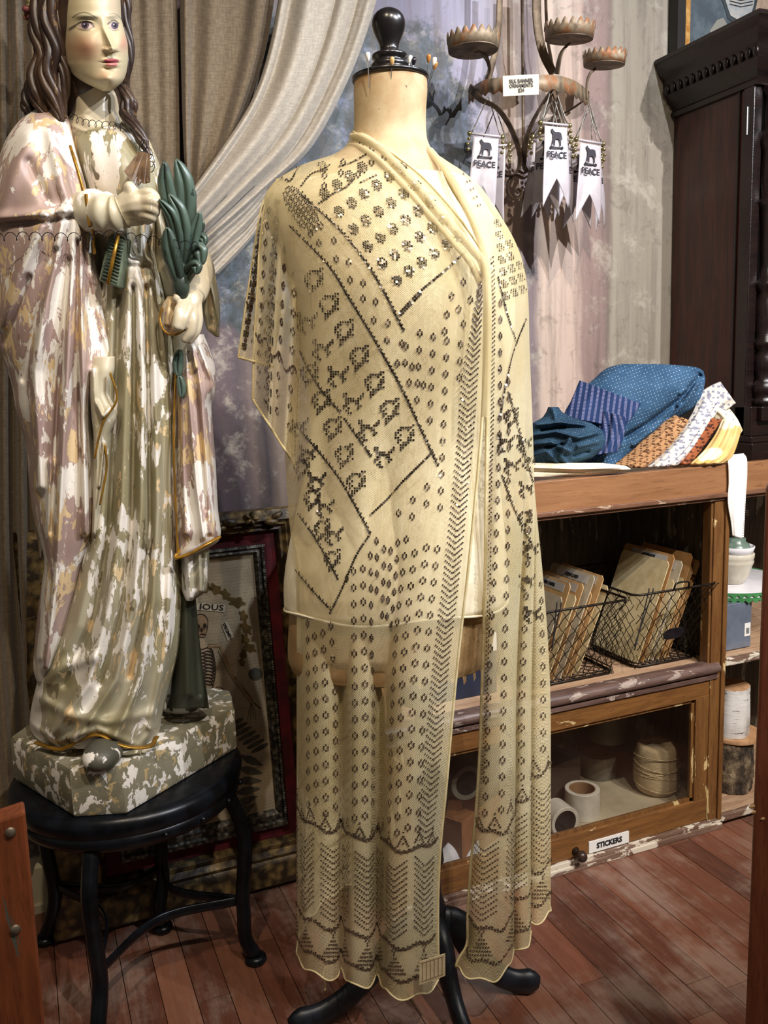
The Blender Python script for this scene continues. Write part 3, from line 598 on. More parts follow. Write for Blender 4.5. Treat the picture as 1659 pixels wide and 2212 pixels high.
# finial
zz = lambda y: float(atD(845, y, DF)[2]); k_ = .00070; c0 = atD(843, 170, DF)
profp = [(165, 84), (170, 84), (174, 80), (163, 78), (160, 60), (156, 42), (152, 38), (147, 40), (142, 41), (138, 38), (135, 32), (131, 34), (126, 38), (120, 38), (117, 33), (113, 22), (106, 20), (97, 21), (88, 24.5), (78, 29), (67, 33), (56, 35.5), (46, 35.5), (36, 32.5), (28, 26.5), (22, 18), (19, 9), (18, .1)]
pf = [(r_*k_*.92, zz(176-(174-y)*1.02 if y < 163 else y)) for y, r_ in profp]
pf = [(0.0001, zz(176)), (80*k_, zz(176)), (83*k_, zz(173)), (83*k_, zz(168)), (76*k_, zz(165)), (50*k_, zz(162))]+[(r_*k_, zz(y)) for y, r_ in profp if y < 158]
m_ = MB(); m_.lathe([(r_, z) for r_, z in pf], (c0[0], c0[1], 0), 40); f_ = m_.build('finial', EB, form, smooth=True); pass
# stand: turned column and three scrolled legs
m_ = MB(); m_.lathe([(.0001, .70), (.016, .70), (.016, .50), (.020, .49), (.014, .47), (.018, .44), (.026, .40), (.022, .34), (.016, .30), (.026, .28), (.028, .26), (.020, .245), (.022, .20), (.030, .17), (.034, .14), (.034, .10), (.026, .08), (.012, .075), (.0001, .07)], (PX, PY, 0), 28); m_.build('column', EB2, form, smooth=True)
for tip in (atZ(1150, 2135, .01), atZ(640, 2225, .01), atZ(1030, 2290, .01)):
    dv = np.array([tip[0]-PX, tip[1]-PY, 0]); L = np.linalg.norm(dv); dv /= L
    pts = [np.array([PX, PY, 0])+dv*q+np.array([0, 0, z]) for q, z in ((.012, .145), (.05, .135), (L*.42, .085), (L*.62, .045), (L*.82, .026), (L, .024), (L+.012, .022))]
    m_ = MB(); P_ = poly(pts, 26); rr = np.interp(np.linspace(0, 1, 26), [0, .3, .55, .8, .93, 1], [.030, .026, .021, .021, .024, .012]); m_.tube(P_, rr, 12, flat=.62, up=(0, 0, 1)); m_.build('leg', EB2, form, smooth=True)
    
# ---- pins stuck in the neck
for k, (hx, hy, bx, by, colr, lb) in enumerate([(795, 122, 797, 182, 'f4f1ea', 'pearl-headed pin leaning left at the left rim of the dress form neck'), (847, 132, 844, 182, 'c9a26a', 'amber-headed pin standing before the black finial'), (886, 128, 878, 172, 'eceae4', 'white-headed pin just behind the black-headed pin'), (894, 132, 888, 174, '15131a', 'black-headed pin right of the finial'), (926, 126, 920, 190, 'a8743a', 'amber-headed pin, highest on the right rim of the neck'), (938, 132, 922, 198, 'f0ece4', 'white-headed pin behind two amber ones at the right rim'), (940, 141, 921, 204, 'b0793a', 'amber-headed pin farthest right, slanting out of the neck')]):
    d0 = 1.352 if hx < 880 else (1.40 if hx in (886,) else 1.362+.012*k); d1 = d0-.004 if hx > 850 else 1.349
    a = atD(hx, hy, d0-.01*(k < 2)); bq = atD(bx, by, d1+(.008 if k > 3 else 0)); p_ = thing('pin', bq, lb, 'pin', 'pins stuck round the neck of the dress form')
    m_ = MB(); m_.tube([a, bq-(a-bq)*.15], .0007, 5); m_.build('shaft', simple('pin_steel', 'd8d8da', None, rough=.2, metal=1.), p_)
    m_ = MB(); dv = (a-bq)/np.linalg.norm(a-bq); e1 = np.cross(dv, [0, 1, 0]); e1 /= np.linalg.norm(e1); m_.lathe([(.0001, .006), (.0028, .005), (.0036, .002), (.003, -.002), (.0014, -.006), (.0001, -.007)], a, 12, R=np.column_stack([e1, np.cross(dv, e1), dv])); m_.build('head', simple('pin_head_'+colr, colr, None, rough=.2), p_, smooth=True)

# ================================================================== NET SHAWL with hammered metal stitches
def net_mat():
    t = NT('cotton_net'); v = t.coord('UV', (1, 1, 1)); X, Y, _ = t.sep(v)[:3]
    u1 = t.math('MULTIPLY', t.math('ADD', X, Y), math.pi/.0026); u2 = t.math('MULTIPLY', t.math('SUBTRACT', X, Y), math.pi/.0026)
    hole = t.math('MULTIPLY', t.math('ABSOLUTE', t.math('SINE', u1)), t.math('ABSOLUTE', t.math('SINE', u2)))
    a = t.math('SUBTRACT', 1., t.math('MULTIPLY', t.step(hole, .26, .50), .92))
    c = t.mix(t.step(t.noise(t.coord('Object'), 5, 5, .6), .35, .65), lin('e8dab2'), lin('d8c798'))
    t.base(c); t.pr(Roughness=.85); t.b.inputs['Specular IOR Level'].default_value = .15; t.setin(t.b, 'Alpha', a)
    t.bump(hole, .3, .0006); return t.m
NET = net_mat(); HEMM = simple('net_edge', 'dccda2', 'c8b888', 40, .8)
FOIL = simple('hammered_metal', '847a6e', '5d5246', 300, .32, metal=.9); FOILD = simple('tarnished_metal', '6e5d4d', '54463b', 300, .5, metal=.5); FOILG = simple('bright_metal', 'd8d2bb', 'b8ae8e', 300, .18, metal=1.)
shawl = thing('net_shawl', (float(ax[0]), float(ax[1]), .13), 'cream net shawl patterned with metal stitches draped over the dress form', 'shawl')
def tab(pts):
    P_ = np.array(pts, float)
    def f(y): 
        q = poly(P_, 300); return np.interp(y, q[:, 0], q[:, 1])
    return f
XL = tab([(285, 757), (300, 754), (318, 744), (335, 715), (350, 668), (362, 640), (385, 602), (405, 582), (430, 571), (480, 578), (540, 598), (620, 622), (720, 634), (850, 628), (950, 613), (1060, 613), (1150, 618), (1230, 636), (1330, 641), (1600, 643), (2200, 640)])
XR = tab([(285, 924), (320, 930), (345, 962), (370, 1000), (400, 1035), (430, 1058), (470, 1084), (520, 1112), (570, 1130), (640, 1141), (750, 1144), (900, 1150), (1100, 1158), (1300, 1165), (1500, 1170), (1700, 1178), (2200, 1190)])
XO = tab([(285, 762), (292, 775), (310, 815), (340, 860), (375, 905), (410, 940), (450, 975), (490, 1006), (525, 1030), (555, 1044), (620, 1050), (700, 1051), (800, 1048), (950, 1038), (1100, 1024), (1250, 1008), (1400, 990), (1550, 975), (1700, 962), (1850, 948), (2000, 944), (2200, 948)])
XO2 = tab([(310, 921), (325, 930), (355, 948), (400, 975), (450, 1005), (500, 1032), (545, 1048), (620, 1054), (800, 1053), (1000, 1050), (1200, 1048), (1400, 1043), (1600, 1037), (1750, 1028), (1880, 1016), (1980, 1010), (2040, 1008), (2085, 985), (2200, 960)])
BB = tab([(285, .058), (330, .068), (360, .082), (400, .10), (450, .118), (520, .135), (620, .148), (720, .146), (850, .135), (1000, .130), (1200, .135), (1400, .135), (2200, .13)])
ZH = .118
_bt = np.array(NECK[:-1]+BODY+LOW[2:]+[(1470, 640, 1040, DF, .10)], float); _bt = _bt[np.argsort(_bt[:, 0])]
def BOD(y): xl, xr, bb = [np.interp(y, _bt[:, 0], _bt[:, k]) for k in (1, 2, 4)]; return (xl+xr)/2, (xr-xl)/2+4, bb
class Panel:
    def __init__(s, side, y0, bot, s_rng, n=260, m=330):
        s.side = side; s.y0 = y0; s.bot = np.array(bot, float); s.n = n; s.m = m
        S = np.linspace(0, 1, n); q = poly(s.bot*[1, 1000], 900); q[:, 1] /= 1000; L = np.concatenate([[0], np.cumsum(np.hypot(np.diff(q[:, 0]), np.diff(q[:, 1])*1400))]); L /= L[-1]
        s.bx = lambda v: np.interp(v, L, q[:, 0]); s.bd = lambda v: np.interp(v, L, q[:, 1])
    def xd(s, S, y):
        xl, xr, bb = XL(y), XR(y), BB(y); c = (xl+xr)/2; a = (xr-xl)/2
        if s.side == 'L':
            te = np.arcsin(np.clip((XO(y)-c)/a, -1, 1)); t0 = -2.5+0*te; th = t0+(te-t0)*S
        else:
            t0 = np.arcsin(np.clip((XO2(y)-c)/a, -1, 1)); te = 2.5+0*t0; th = t0+(te-t0)*S
        x = c+a*np.sin(th); d = DF-bb*np.cos(th)
        # soft folds running down from the shoulder
        fo = .004*np.sin(S*34+y*.004)*sm((y-520)/300)+.003*np.sin(S*61+y*.003)*sm((y-800)/400)
        d = d-fo*(np.cos(th) > -.2)
        w_ = sm((y-820)/760); sh = (XO(y)-XO(2000))*(S if s.side == 'L' else 0)*1.
        bx = s.bx(S)+ (sh*S**6 if s.side == 'L' else (XO2(y)-1008)*(1-S)**6*(y < 2300)); bd = s.bd(S)
        X_, D_ = x*(1-w_)+bx*w_, d*(1-w_)+bd*w_
        bc, bh, bbod = BOD(y); q = np.clip(1-((X_-bc)/bh)**2, 0, 1); lim = DF-(bbod+.012)*np.sqrt(q)
        cl = (q > 0) & (np.cos(th) > -.15) & (np.asarray(y) < 1455)
        return X_, np.where(cl, np.minimum(D_, lim), D_)
    def hem(s, S):
        lo = np.full(np.shape(S), 1800.); hi = np.full(np.shape(S), 2300.); z_ = ZH+.004*np.sin(S*70)+.004*np.sin(S*31)
        for _ in range(16):
            md = (lo+hi)/2; x, d = s.xd(S, md); z = atD(x, md, d)[..., 2]; up_ = z > z_; lo = np.where(up_, md, lo); hi = np.where(up_, hi, md)
        return (lo+hi)/2
    def P(s, S, y): x, d = s.xd(S, y); return atD(x, y, d)
    def build(s, name):
        S = np.linspace(0, 1, s.n)[None]; hy = s.hem(S); T = np.linspace(0, 1, s.m)[:, None]; Y = s.y0(S)+(hy-s.y0(S))*T; G = s.P(S+0*Y, Y)
        du = np.linalg.norm(np.diff(G[s.m//2], axis=0), axis=1); U = np.concatenate([[0], np.cumsum(du)])[None]+0*Y
        dv = np.linalg.norm(np.diff(G[:, s.n//2], axis=0), axis=1); Vv = np.concatenate([[0], np.cumsum(dv)])[:, None]+0*Y
        s.hy = hy[0]; s.o = gobj(name, G, NET, shawl, uv=np.stack([U, Vv], -1)); s.Lu = U[0, -1]
        # lookup for pixel -> (s, y): front facing branch
        s.Sg = np.linspace(0, 1, 1600)
        m_ = MB(); m_.tube(G[-1], .0015, 6); m_.tube(G[:, -1] if s.side == 'L' else G[:, 0], .0022, 6, up=(0, 1, 0)); m_.build('edge_trim', HEMM, shawl, smooth=True); return s.o
    def inv(s, x, y):
        X_, D_ = s.xd(s.Sg, np.full(1600, float(y))); c = np.abs(X_-x)*.0005*3+np.maximum(0, D_-D_.min()-.0)*.02+np.where(np.abs(X_-x) > 3, 9, 0)
        i = int(np.argmin(c)); return s.Sg[i] if c[i] < 5 else None
st_ = lambda S: 0*S
y0L = lambda S: 285+0*S; y0R = lambda S: 312-8*S
BL = [(760, 1.56), (690, 1.50), (652, 1.42), (641, 1.37), (662, 1.318), (700, 1.298), (728, 1.305), (733, 1.318), (737, 1.322), (742, 1.312), (746, 1.300), (760, 1.275), (790, 1.272), (805, 1.285), (811, 1.300), (815, 1.304), (820, 1.296), (824, 1.284), (842, 1.250), (880, 1.242), (920, 1.262), (946, 1.285)]
BR = [(1008, 1.315), (1022, 1.292), (1048, 1.282), (1080, 1.285), (1104, 1.31), (1110, 1.345), (1103, 1.365), (1122, 1.352), (1140, 1.36), (1147, 1.395), (1140, 1.43), (1158, 1.425), (1180, 1.435), (1189, 1.47), (1160, 1.53), (1080, 1.57)]
PL = Panel('L', y0L, BL, None); PR_ = Panel('R', y0R, BR, None, n=200)
PL.build('front_panel'); PR_.build('front_panel')
# shoulder drape hanging behind the left arm line
class Simple:
    def __init__(s, A, B, dA, dB, bulge, ph): s.A, s.B = np.array(A, float), np.array(B, float); s.dA, s.dB, s.bu, s.ph = dA, dB, bulge, ph; s.a = poly(s.A, 200); s.b = poly(s.B, 200)
    def XYD(s, S, T):
        i = T*199; xa, ya, xb, yb = [np.interp(i, np.arange(200), q) for q in (s.a[:, 0], s.a[:, 1], s.b[:, 0], s.b[:, 1])]
        d = s.dA*(1-S)+s.dB*S-s.bu*np.sin(math.pi*S)*sm(T*3)-.010*np.sin(S*15+s.ph+T*2)*sm(T*2)
        return xa*(1-S)+xb*S, ya*(1-S)+yb*S, d
    def P(s, S, T): return atD(*s.XYD(S, T))
    def build(s, name):
        S = np.linspace(0, 1, 80)[None]; T = np.linspace(0, 1, 160)[:, None]; G = s.P(S+0*T, T+0*S); k_ = np.array([.2, .5]); U = S*np.linalg.norm(G[90, -1]-G[90, 0])*1.25+0*T; Vv = T*np.linalg.norm(G[-1, 40]-G[0, 40])+0*S
        gobj(name, G, NET, shawl, uv=np.stack([U, Vv], -1)); m_ = MB(); m_.tube(G[-1], .002, 6); m_.tube(G[:, 0], .0018, 6, up=(0, 1, 0)); m_.build('edge_trim', HEMM, shawl, smooth=True)
FA = Simple([(600, 386), (568, 440), (552, 520), (540, 600), (528, 680), (515, 772)], [(650, 360), (640, 450), (620, 540), (612, 620), (605, 700), (590, 792)], 1.46, 1.43, .02, 0.)
FB_ = Simple([(600, 388), (574, 436), (562, 520), (556, 620), (549, 740), (546, 862)], [(662, 372), (662, 480), (655, 640), (650, 780), (645, 900), (640, 1010)], 1.425, 1.365, .03, 1.2)
FA.build('shoulder_drape'); FB_.build('shoulder_drape')
# collar: rolled double band along the opening
def roll(name, pts, r, d, mat=NET):
    P_ = poly([np.append(np.array(q[:2], float), q[2]*1000) for q in pts], 120); Q = atD(P_[:, 0], P_[:, 1], P_[:, 2]/1000); rr = np.full(120, r); rr[:6] *= np.linspace(.5, 1, 6); n = 14
    T_ = np.gradient(Q, axis=0); T_ /= np.linalg.norm(T_, axis=1)[:, None]; V = []
    for i in range(120):
        a = np.cross(T_[i], FH); a /= np.linalg.norm(a); b_ = np.cross(T_[i], a)
        for k in range(n): t = 2*math.pi*k/n; V.append(Q[i]+rr[i]*(math.cos(t)*a+d*math.sin(t)*b_))
    V = np.array(V).reshape(120, n, 3); gobj(name, V, mat, shawl, wrap=True, uv=np.stack([np.arange(n)[None]*.004+np.zeros((120, 1)), np.arange(120)[:, None]*.006+np.zeros((1, n))], -1))
roll('collar_fold', [(758, 292, 1.375), (790, 300, 1.345), (830, 330, 1.328), (880, 382, 1.312), (925, 432, 1.296), (975, 488, 1.272), (1020, 538, 1.258), (1044, 572, 1.25), (1052, 640, 1.245), (1052, 760, 1.248), (1048, 900, 1.255)], .0062, .9)
roll('collar_fold', [(756, 312, 1.372), (785, 322, 1.338), (825, 352, 1.318), (875, 405, 1.302), (925, 462, 1.286), (975, 520, 1.268), (1015, 566, 1.256), (1036, 610, 1.252)], .0045, .9)
roll('collar_fold', [(922, 318, 1.37), (945, 345, 1.345), (975, 385, 1.322), (1000, 430, 1.302), (1022, 480, 1.285), (1042, 535, 1.262), (1050, 600, 1.25)], .0055, .9)

# ---- stitches: small metal plates set on the net; laid out in the cloth's own coordinates
class Stitch:
    def __init__(s): s.q = {0: [], 1: [], 2: []}
    def add(s, fn, a, b, w, h, rot=0., bright=None):
        """fn(S,T) surface, centre (a,b) ; w,h metres"""
        e = 1e-3; eb = 1.5 if fn.__self__ in (PL, PR_) else 2e-3
        s.q.setdefault('k', []).append((fn, a, b, w*1.08, h*1.08, rot, bright, e, eb))
    def flush(s):
        groups = {}
        for it in s.q['k']: groups.setdefault((it[0].__self__, it[6]), []).append(it)
        out = {}
        for (ob, br), its in groups.items():
            a = np.array([i[1] for i in its]); b_ = np.array([i[2] for i in its]); w_ = np.array([i[3] for i in its])[:, None]; h_ = np.array([i[4] for i in its])[:, None]; ro = np.array([i[5] for i in its])[:, None]; e, eb = its[0][7], its[0][8]
            P0 = ob.P(a, b_); Tu = ob.P(a+e, b_)-ob.P(a-e, b_); Tv = ob.P(a, b_+eb)-ob.P(a, b_-eb); Tu /= np.linalg.norm(Tu, axis=1)[:, None]+1e-12; Tv /= np.linalg.norm(Tv, axis=1)[:, None]+1e-12
            N = np.cross(Tu, Tv); N /= np.linalg.norm(N, axis=1)[:, None]+1e-12; sg = np.sign(((CAM-P0)*N).sum(1))[:, None]; N *= sg
            jit = RNG.normal(0, .22, (len(a), 2)); Tv = Tv-N*jit[:, :1]; Tu = Tu+N*jit[:, 1:]
            ux = Tu*np.cos(ro)+Tv*np.sin(ro); vx = -Tu*np.sin(ro)+Tv*np.cos(ro); P0 = P0+N*.0014
            c = [P0-ux*w_/2-vx*h_/2, P0+ux*w_/2-vx*h_/2, P0+ux*w_/2+vx*h_/2, P0-ux*w_/2+vx*h_/2]
            out.setdefault(br, []).append(np.stack(c, 1).reshape(-1, 3))
        for br, vs in out.items():
            V = np.vstack(vs); F = np.arange(len(V)).reshape(-1, 4); tag(obj('metal_stitching', V, F, [FOIL, FOILD, FOILG][br], shawl, smooth=False), kind='stuff')
ST = Stitch()
PXM = .00072
def hit(pan, x, y, w=3.6, h=4.6, rot=0., br=0):
    S = pan.inv(x, y)
    if S is not None: ST.add(pan.P, float(S), float(y), w*PXM, h*PXM, rot, br if random.random() > .12 else 2)
def motif_at(pan, x, y, br=0, sc=1.):
    for dx, dy in ((0, -6.5), (-4, -2.2), (4, -2.2), (-4, 2.4), (4, 2.4), (0, 6.5)): hit(pan, x+dx*sc, y+dy*sc, 3.4*sc, 4.4*sc, .15, br)
def mono(pan, S, y):
    x1, _ = pan.xd(np.array([S-.006, S+.006]), np.array([y, y])); return abs(x1[1]-x1[0]) > .55*.012*pan.Lu/PXM
def motif_sy(pan, S, y, br=1, sc=1.):
    k = PXM/pan.Lu
    for dx, dy in ((0, -6.5), (-4, -2.2), (4, -2.2), (-4, 2.4), (4, 2.4), (0, 6.5)):
        s1 = S+dx*k*sc
        if not mono(pan, S, y): return
        if .01 < s1 < .99: ST.add(pan.P, s1, y+dy*sc, 3.4*PXM*sc, 4.6*PXM*sc, .12, br if random.random() > .06 else 2)
def line(pan, pts, step=5.2, br=0, dbl=True):
    L = sum(math.hypot(b[0]-a[0], b[1]-a[1]) for a, b in zip(pts[:-1], pts[1:])); q = poly(pts, max(3, int(L/step)))
    for i, (x, y) in enumerate(q):
        hit(pan, x, y, 4.4, 4.2, 0., br)
        if dbl: hit(pan, x+(2 if i % 2 else -2), y-3.2, 3.2, 3.2, 0, br)
def block(pan, x, y, nx=5, ny=5, br=0, tilt=.5, w=4.5, h=4.9):
    tilt *= .55; nx = max(nx, 4)
    for i in range(nx):
        for j in range(ny):
            if (i in (0, nx-1)) and (j in (0, ny-1)): continue
            hit(pan, x+(i-(nx-1)/2)*w, y+(j-(ny-1)/2)*h+(i % 2)*h*.35+tilt*(i-(nx-1)/2)*w, 3.3, 3.5, .2, br)
def bitmap(pan, rows, x, y, c=4.6, sk=.0, br=0):
    for j, r_ in enumerate(rows):
        for i, ch in enumerate(r_):
            if ch == '#': hit(pan, x+(i-len(r_[0:])/2)*c, y+(j-len(rows)/2)*c+sk*(i-len(r_)/2)*c, 4.1, 3.9, 0., br)
DSH = ['......##', '..#####.', '.##..#.#', '##....##', '#.#...##', '##...##.', '.##..###', '.#.###..', '..###...', '..##....', '..#.....']
CAM_ = ['##......#', '##.....##', '.####.##.', '.######..', '.##..##..', '##....##.', '#.#...#..', '.##......', '..##.....']
L1_ = [(629, 490), (711, 575), (752, 640), (795, 710), (835, 780), (875, 855), (945, 1005)]
L2_ = [(655, 425), (681, 448), (736, 499), (787, 562), (829, 630), (871, 714)]
line(PL, L1_); line(PL, L2_); line(PL, [(863, 676), (905, 632), (955, 590), (1004, 545)], dbl=False); line(PL, [(866, 680), (908, 636)], dbl=False)
line(PL, [(934, 977), (880, 1030), (840, 1075), (801, 1112)], dbl=False); line(PL, [(930, 980), (878, 1034)], dbl=False)
line(PL, [(799, 1155), (770, 1200), (740, 1270), (714, 1324)], dbl=False); line(PL, [(745, 905), (785, 962), (800, 985)]); line(PL, [(645, 925), (680, 965), (718, 1012), (750, 1060), (799, 1152)]); line(PL, [(645, 1110), (680, 1160), (712, 1215), (730, 1250)]); line(PL, [(642, 1235), (680, 1280), (716, 1318)]); line(PL, [(650, 760), (668, 800), (700, 850), (735, 890)])
# chains of D shapes and small figures marching down the band
for k in range(7):
    f = k/6.; x = 690+(885-690)*f; y = 604+(942-604)*f**1.02; bitmap(PL, DSH, x-8, y+6, c=5.4)
for k in range(6):
    f = k/5.; bitmap(PL, CAM_, 668+f*165, 700+f*290, c=5.2); 
for k in range(5):
    f = k/4.; bitmap(PL, DSH, 672+f*100, 812+f*235, c=5.2)
for k in range(5):
    f = k/4.; bitmap(PL, CAM_, 650+f*75, 925+f*235)
for k in range(4): bitmap(PL, DSH, 655+k*22, 1015+k*66)
# squares between the upper line and the collar
for i in range(-3, 9):
    for j in range(-6, 7):
        x = 787+i*31+(-27)*j+0; y = 419+i*38+19*j-(i*i)*.3
        lb = np.interp(y, [450, 499, 562, 630, 714], [660, 736, 787, 829, 871])+18; rb = XO(y)-20; dn = 676-(x-863)*.93-16
        if lb < x < rb and y < dn and y > 345+max(0, 760-x)*.25: block(PL, x, y, 5, 5, 2 if RNG.random() < .34 else 0, .45)
# small motifs between the two lines, and rows below the band
for q in [(672, 505), (694, 488), (690, 525), (722, 520), (727, 560), (754, 567), (757, 605), (785, 612), (785, 645), (812, 652), (808, 692), (838, 698), (836, 735), (868, 742), (858, 785), (890, 792), (884, 826), (915, 832)]: motif_at(PL, *q, br=1)
for i in range(14):
    for j in range(-3, 12):
        x = 878+j*29-i*1.5+0; y = 712+i*36+j*8-(26 if j > 0 else 0)*0; lb = np.interp(y, [640, 676, 714, 780, 855, 1005], [905, 880, 871, 842, 880, 948])+14
        if y > 1000: lb = 945-(y-1000)*1.1
        lbd = max(lb, np.interp(y, [600, 676], [955, 868])) if y < 676 else lb
        if j >= 4 and y < 690-(x-863)*.0-(x-905)*.5: continue
        if lbd < x < XO(y)-56 and y < 1120: motif_at(PL, x, y, br=1)
for (x, y) in [(975, 640), (1000, 610), (1022, 585), (990, 668), (1015, 648), (965, 680), (1035, 632), (1000, 700), (1025, 690), (960, 716)]: motif_at(PL, x, y, br=1)
# lower field, in cloth coordinates
def lower(pan, smin, smax, cols, ytop, colfun=None):
    for c in range(cols):
        S = smin+(smax-smin)*c/(cols-1); hy = float(pan.hem(np.array([S]))[0])
        for r_ in range(40):
            h = 365+r_*35.5+(8 if c % 2 else -6); y = hy-h
            if y > ytop(S, float(pan.xd(np.array([S]), np.array([y]))[0][0]), y): motif_sy(pan, S, y)
lower(PL, .04, .915, 35, lambda S, x, y: 1165 if x > 800 else (1180+(800-x)*.9 if x > 716 else 1345))
lower(PR_, .08, .92, 15, lambda S, x, y: 560+(x-1050)*2.2)
def bands(pan, smin, smax, per):
    k = PXM/pan.Lu
    def put(S, y, w=4.2, h=3.8, rot=0., br=1):
        if 0.01 < S < .99: ST.add(pan.P, S, y, w*PXM, h*PXM, rot, br if random.random() > .08 else 0)
    n = int(pan.Lu/PXM/4.6); S_ = np.linspace(.01, .99, n); H = pan.hem(S_)
    hem = lambda S: float(np.interp(S, S_, H))
    for i, S in enumerate(S_):
        for h in (322, 112, 42): put(S, H[i]-h+(1.2 if i % 2 else -1.2), 4.8, 4.4); put(S, H[i]-h+3.6, 4.8, 3.)
    N = int((smax-smin)*pan.Lu/PXM/per)
    for c in range(N):
        S0 = smin+(smax-smin)*(c+.5)/N; hy = hem(S0)
        for r_ in range(13):                       # herringbone columns
            for j in range(6):
                for sg in (-1, 1): put(S0+sg*(2.2+j*4.2)*k, hy-128-r_*12.5-j*3.6, 3.8, 3.2)
        for r_ in range(6):                        # stepped pyramids
            for j in range(-5+r_, 6-r_): put(S0+j*4.2*k, hy-52-r_*8.2, 4., 3.6)
        for dy, dx in ((108, 0), (103, -3.5), (103, 3.5), (98, 0)): put(S0+dx*k, hy-dy, 3.4, 4.)
        for q in (-.25, .25):                      # small peaks over the top line
            for r_ in range(5): 
                for sg in (-1, 1): put(S0+(q*per+sg*(10-r_*2.3))*k, hy-328-r_*5.)
            put(S0+q*per*k, hy-333, 4, 4); put(S0+q*per*k, hy-357, 4, 4)
bands(PL, .06, .985, 62); bands(PR_, .02, .95, 62)
# chevron band beside the opening, both panels
kL = PXM/PL.Lu
for y in np.arange(600, 1820, 13.):
    a_ = PL.inv(XO(y)-5, y)
    if a_ is None: continue
    for j in range(5):
        w_ = min(1., (y-560)/260)
        for sg in (-1, 1):
            S = PL.inv(XO(y)-26*w_-7+sg*(1.6+j*3.7)*w_, y-j*3.2)
            if S is not None: ST.add(PL.P, float(S), y-j*3.2, 3.3*PXM, 3.4*PXM, .5*sg, 1 if random.random() > .08 else 0)
for y in np.arange(560, 1700, 9.5):
    for j in range(2): hit(PR_, XO2(y)+9+j*4, y-j*4, 3.4, 3.8, .5, 1)
# right panel: squares high up, diagonals and D shapes lower
for i in range(9):
    for j in range(4):
        x, y = 1068+j*21+i*3, 430+i*26+j*19
        if x < XR(y)-8 and y > 400+(x-1040)*1.5 and y < 640: block(PR_, x, y, 3, 4, 0, .5, 4.6, 4.8)
for i in range(12):
    x, y = 985+i*7.5, 352+i*17
    if i < 6: hit(PR_, x+8, y+8, 4, 5, .4, 1); hit(PR_, x+14, y+6, 4, 5, .4, 1)
line(PR_, [(1075, 600), (1095, 680), (1115, 740)], dbl=False); line(PR_, [(1135, 690), (1108, 760), (1090, 840), (1080, 900)], dbl=False); line(PR_, [(1098, 850), (1120, 930), (1150, 1040)], dbl=True); line(PR_, [(1085, 1030), (1110, 1100), (1150, 1180)], dbl=True)
for q in [(1105, 905), (1095, 960), (1135, 960), (1108, 1010), (1148, 1000), (1140, 1060), (1135, 1125), (1150, 1190), (1140, 1260), (1152, 1330)]: bitmap(PR_, DSH if q[1] % 10 else CAM_, *q, c=4.2)
# shoulder top: lines, dense patch, sparse motifs
line(PL, [(590, 392), (612, 388), (628, 392), (640, 372), (650, 358)]); line(PL, [(652, 402), (672, 378), (700, 366), (712, 358)], dbl=False); line(PL, [(735, 360), (760, 352), (790, 335)], dbl=False); line(PL, [(690, 440), (722, 418), (748, 405), (765, 386)], dbl=False); line(PL, [(780, 395), (812, 380)], dbl=False)
for i in range(17):
    for j in range(19):
        x, y = 652+(i-8)*4.4+(j-9)*1.2, 452+(j-9)*4.8+(i-8)*2.4
        if abs(i-8)+abs(j-9)*.9 < 11.5 and (i*7+j*3) % 5: hit(PL, x, y, 3.0, 3.4, .5, 0 if (i+j) % 3 else 1)
for q in [(702, 380), (701, 403), (737, 375), (774, 378), (742, 352), (803, 352)]: motif_at(PL, *q, br=0)
for q in [(778, 306), (800, 318), (826, 336), (850, 352), (868, 372), (896, 398), (918, 418), (905, 440), (940, 470), (880, 400)]:
    for dx in (0, 7): hit(PL, q[0]+dx, q[1]+dx*.6+4, 3.5, 6, .5, 1)
# drape: blocks and motifs
for obx, cols in ((FA, (.12, .35, .6)), (FB_, (.13, .33, .55, .8))):
    for c in cols:
        for r_ in range(26):
            T_ = .12+r_*.034
            if T_ > .97: continue
            k = .0000
            if (c in (.33, .12) and r_ % 2 == 0):
                for i in range(4):
                    for j in range(4): ST.add(obx.P, c+(i-1.5)*.04, T_+(j-1.5)*.0075, .0030, .0034, .1, 0 if random.random() > .2 else 2)
            elif r_ % 2 == 1:
                for dx, dy in ((0, -.011), (-.03, -.003), (.03, -.003), (-.03, .005), (.03, .005), (0, .012)): ST.add(obx.P, c+dx, T_+dy, .0028, .0034, .1, 1)
    for i in range(60):
        t_ = i/60.
        ST.add(obx.P, .03+.94*t_, .70+.02*math.sin(t_*20), .0034, .003, 0, 1); ST.add(obx.P, .95, .1+.88*t_, .003, .0036, 0, 1)
ST.flush()
# paper price tag pinned at the hem, and loose threads
tg = thing('price_tag', atD(933, 2070, 1.27), 'small ruled paper price tag pinned at the front hem of the shawl', 'tag')
tq = [(906, 2078), (962, 2060), (962, 2108), (906, 2128)]; m_ = MB(); m_.prism([atD(x, y, 1.225) for x, y in tq], FH*.0012); m_.build('tag_paper', simple('tag_card', 'cfbf9c', 'bfae88', 60, .7), tg)
m_ = MB()
for k in range(6):
    f = (k+.8)/6.6; a, c_ = np.array([906, 2078])*(1-f)+np.array([962, 2060])*f+[0, 5], np.array([906, 2128])*(1-f)+np.array([962, 2108])*f-[0, 5]; m_.tube([atD(*a, 1.2245), atD(*c_, 1.2245)], .0004, 4)
for a, c_ in (((910, 2081), (958, 2066)), ((910, 2121), (958, 2104))): m_.tube([atD(*a, 1.2245), atD(*c_, 1.2245)], .0004, 4)
m_.build('ruled_lines', simple('brown_ink', '7a5a44', None, rough=.7), tg)
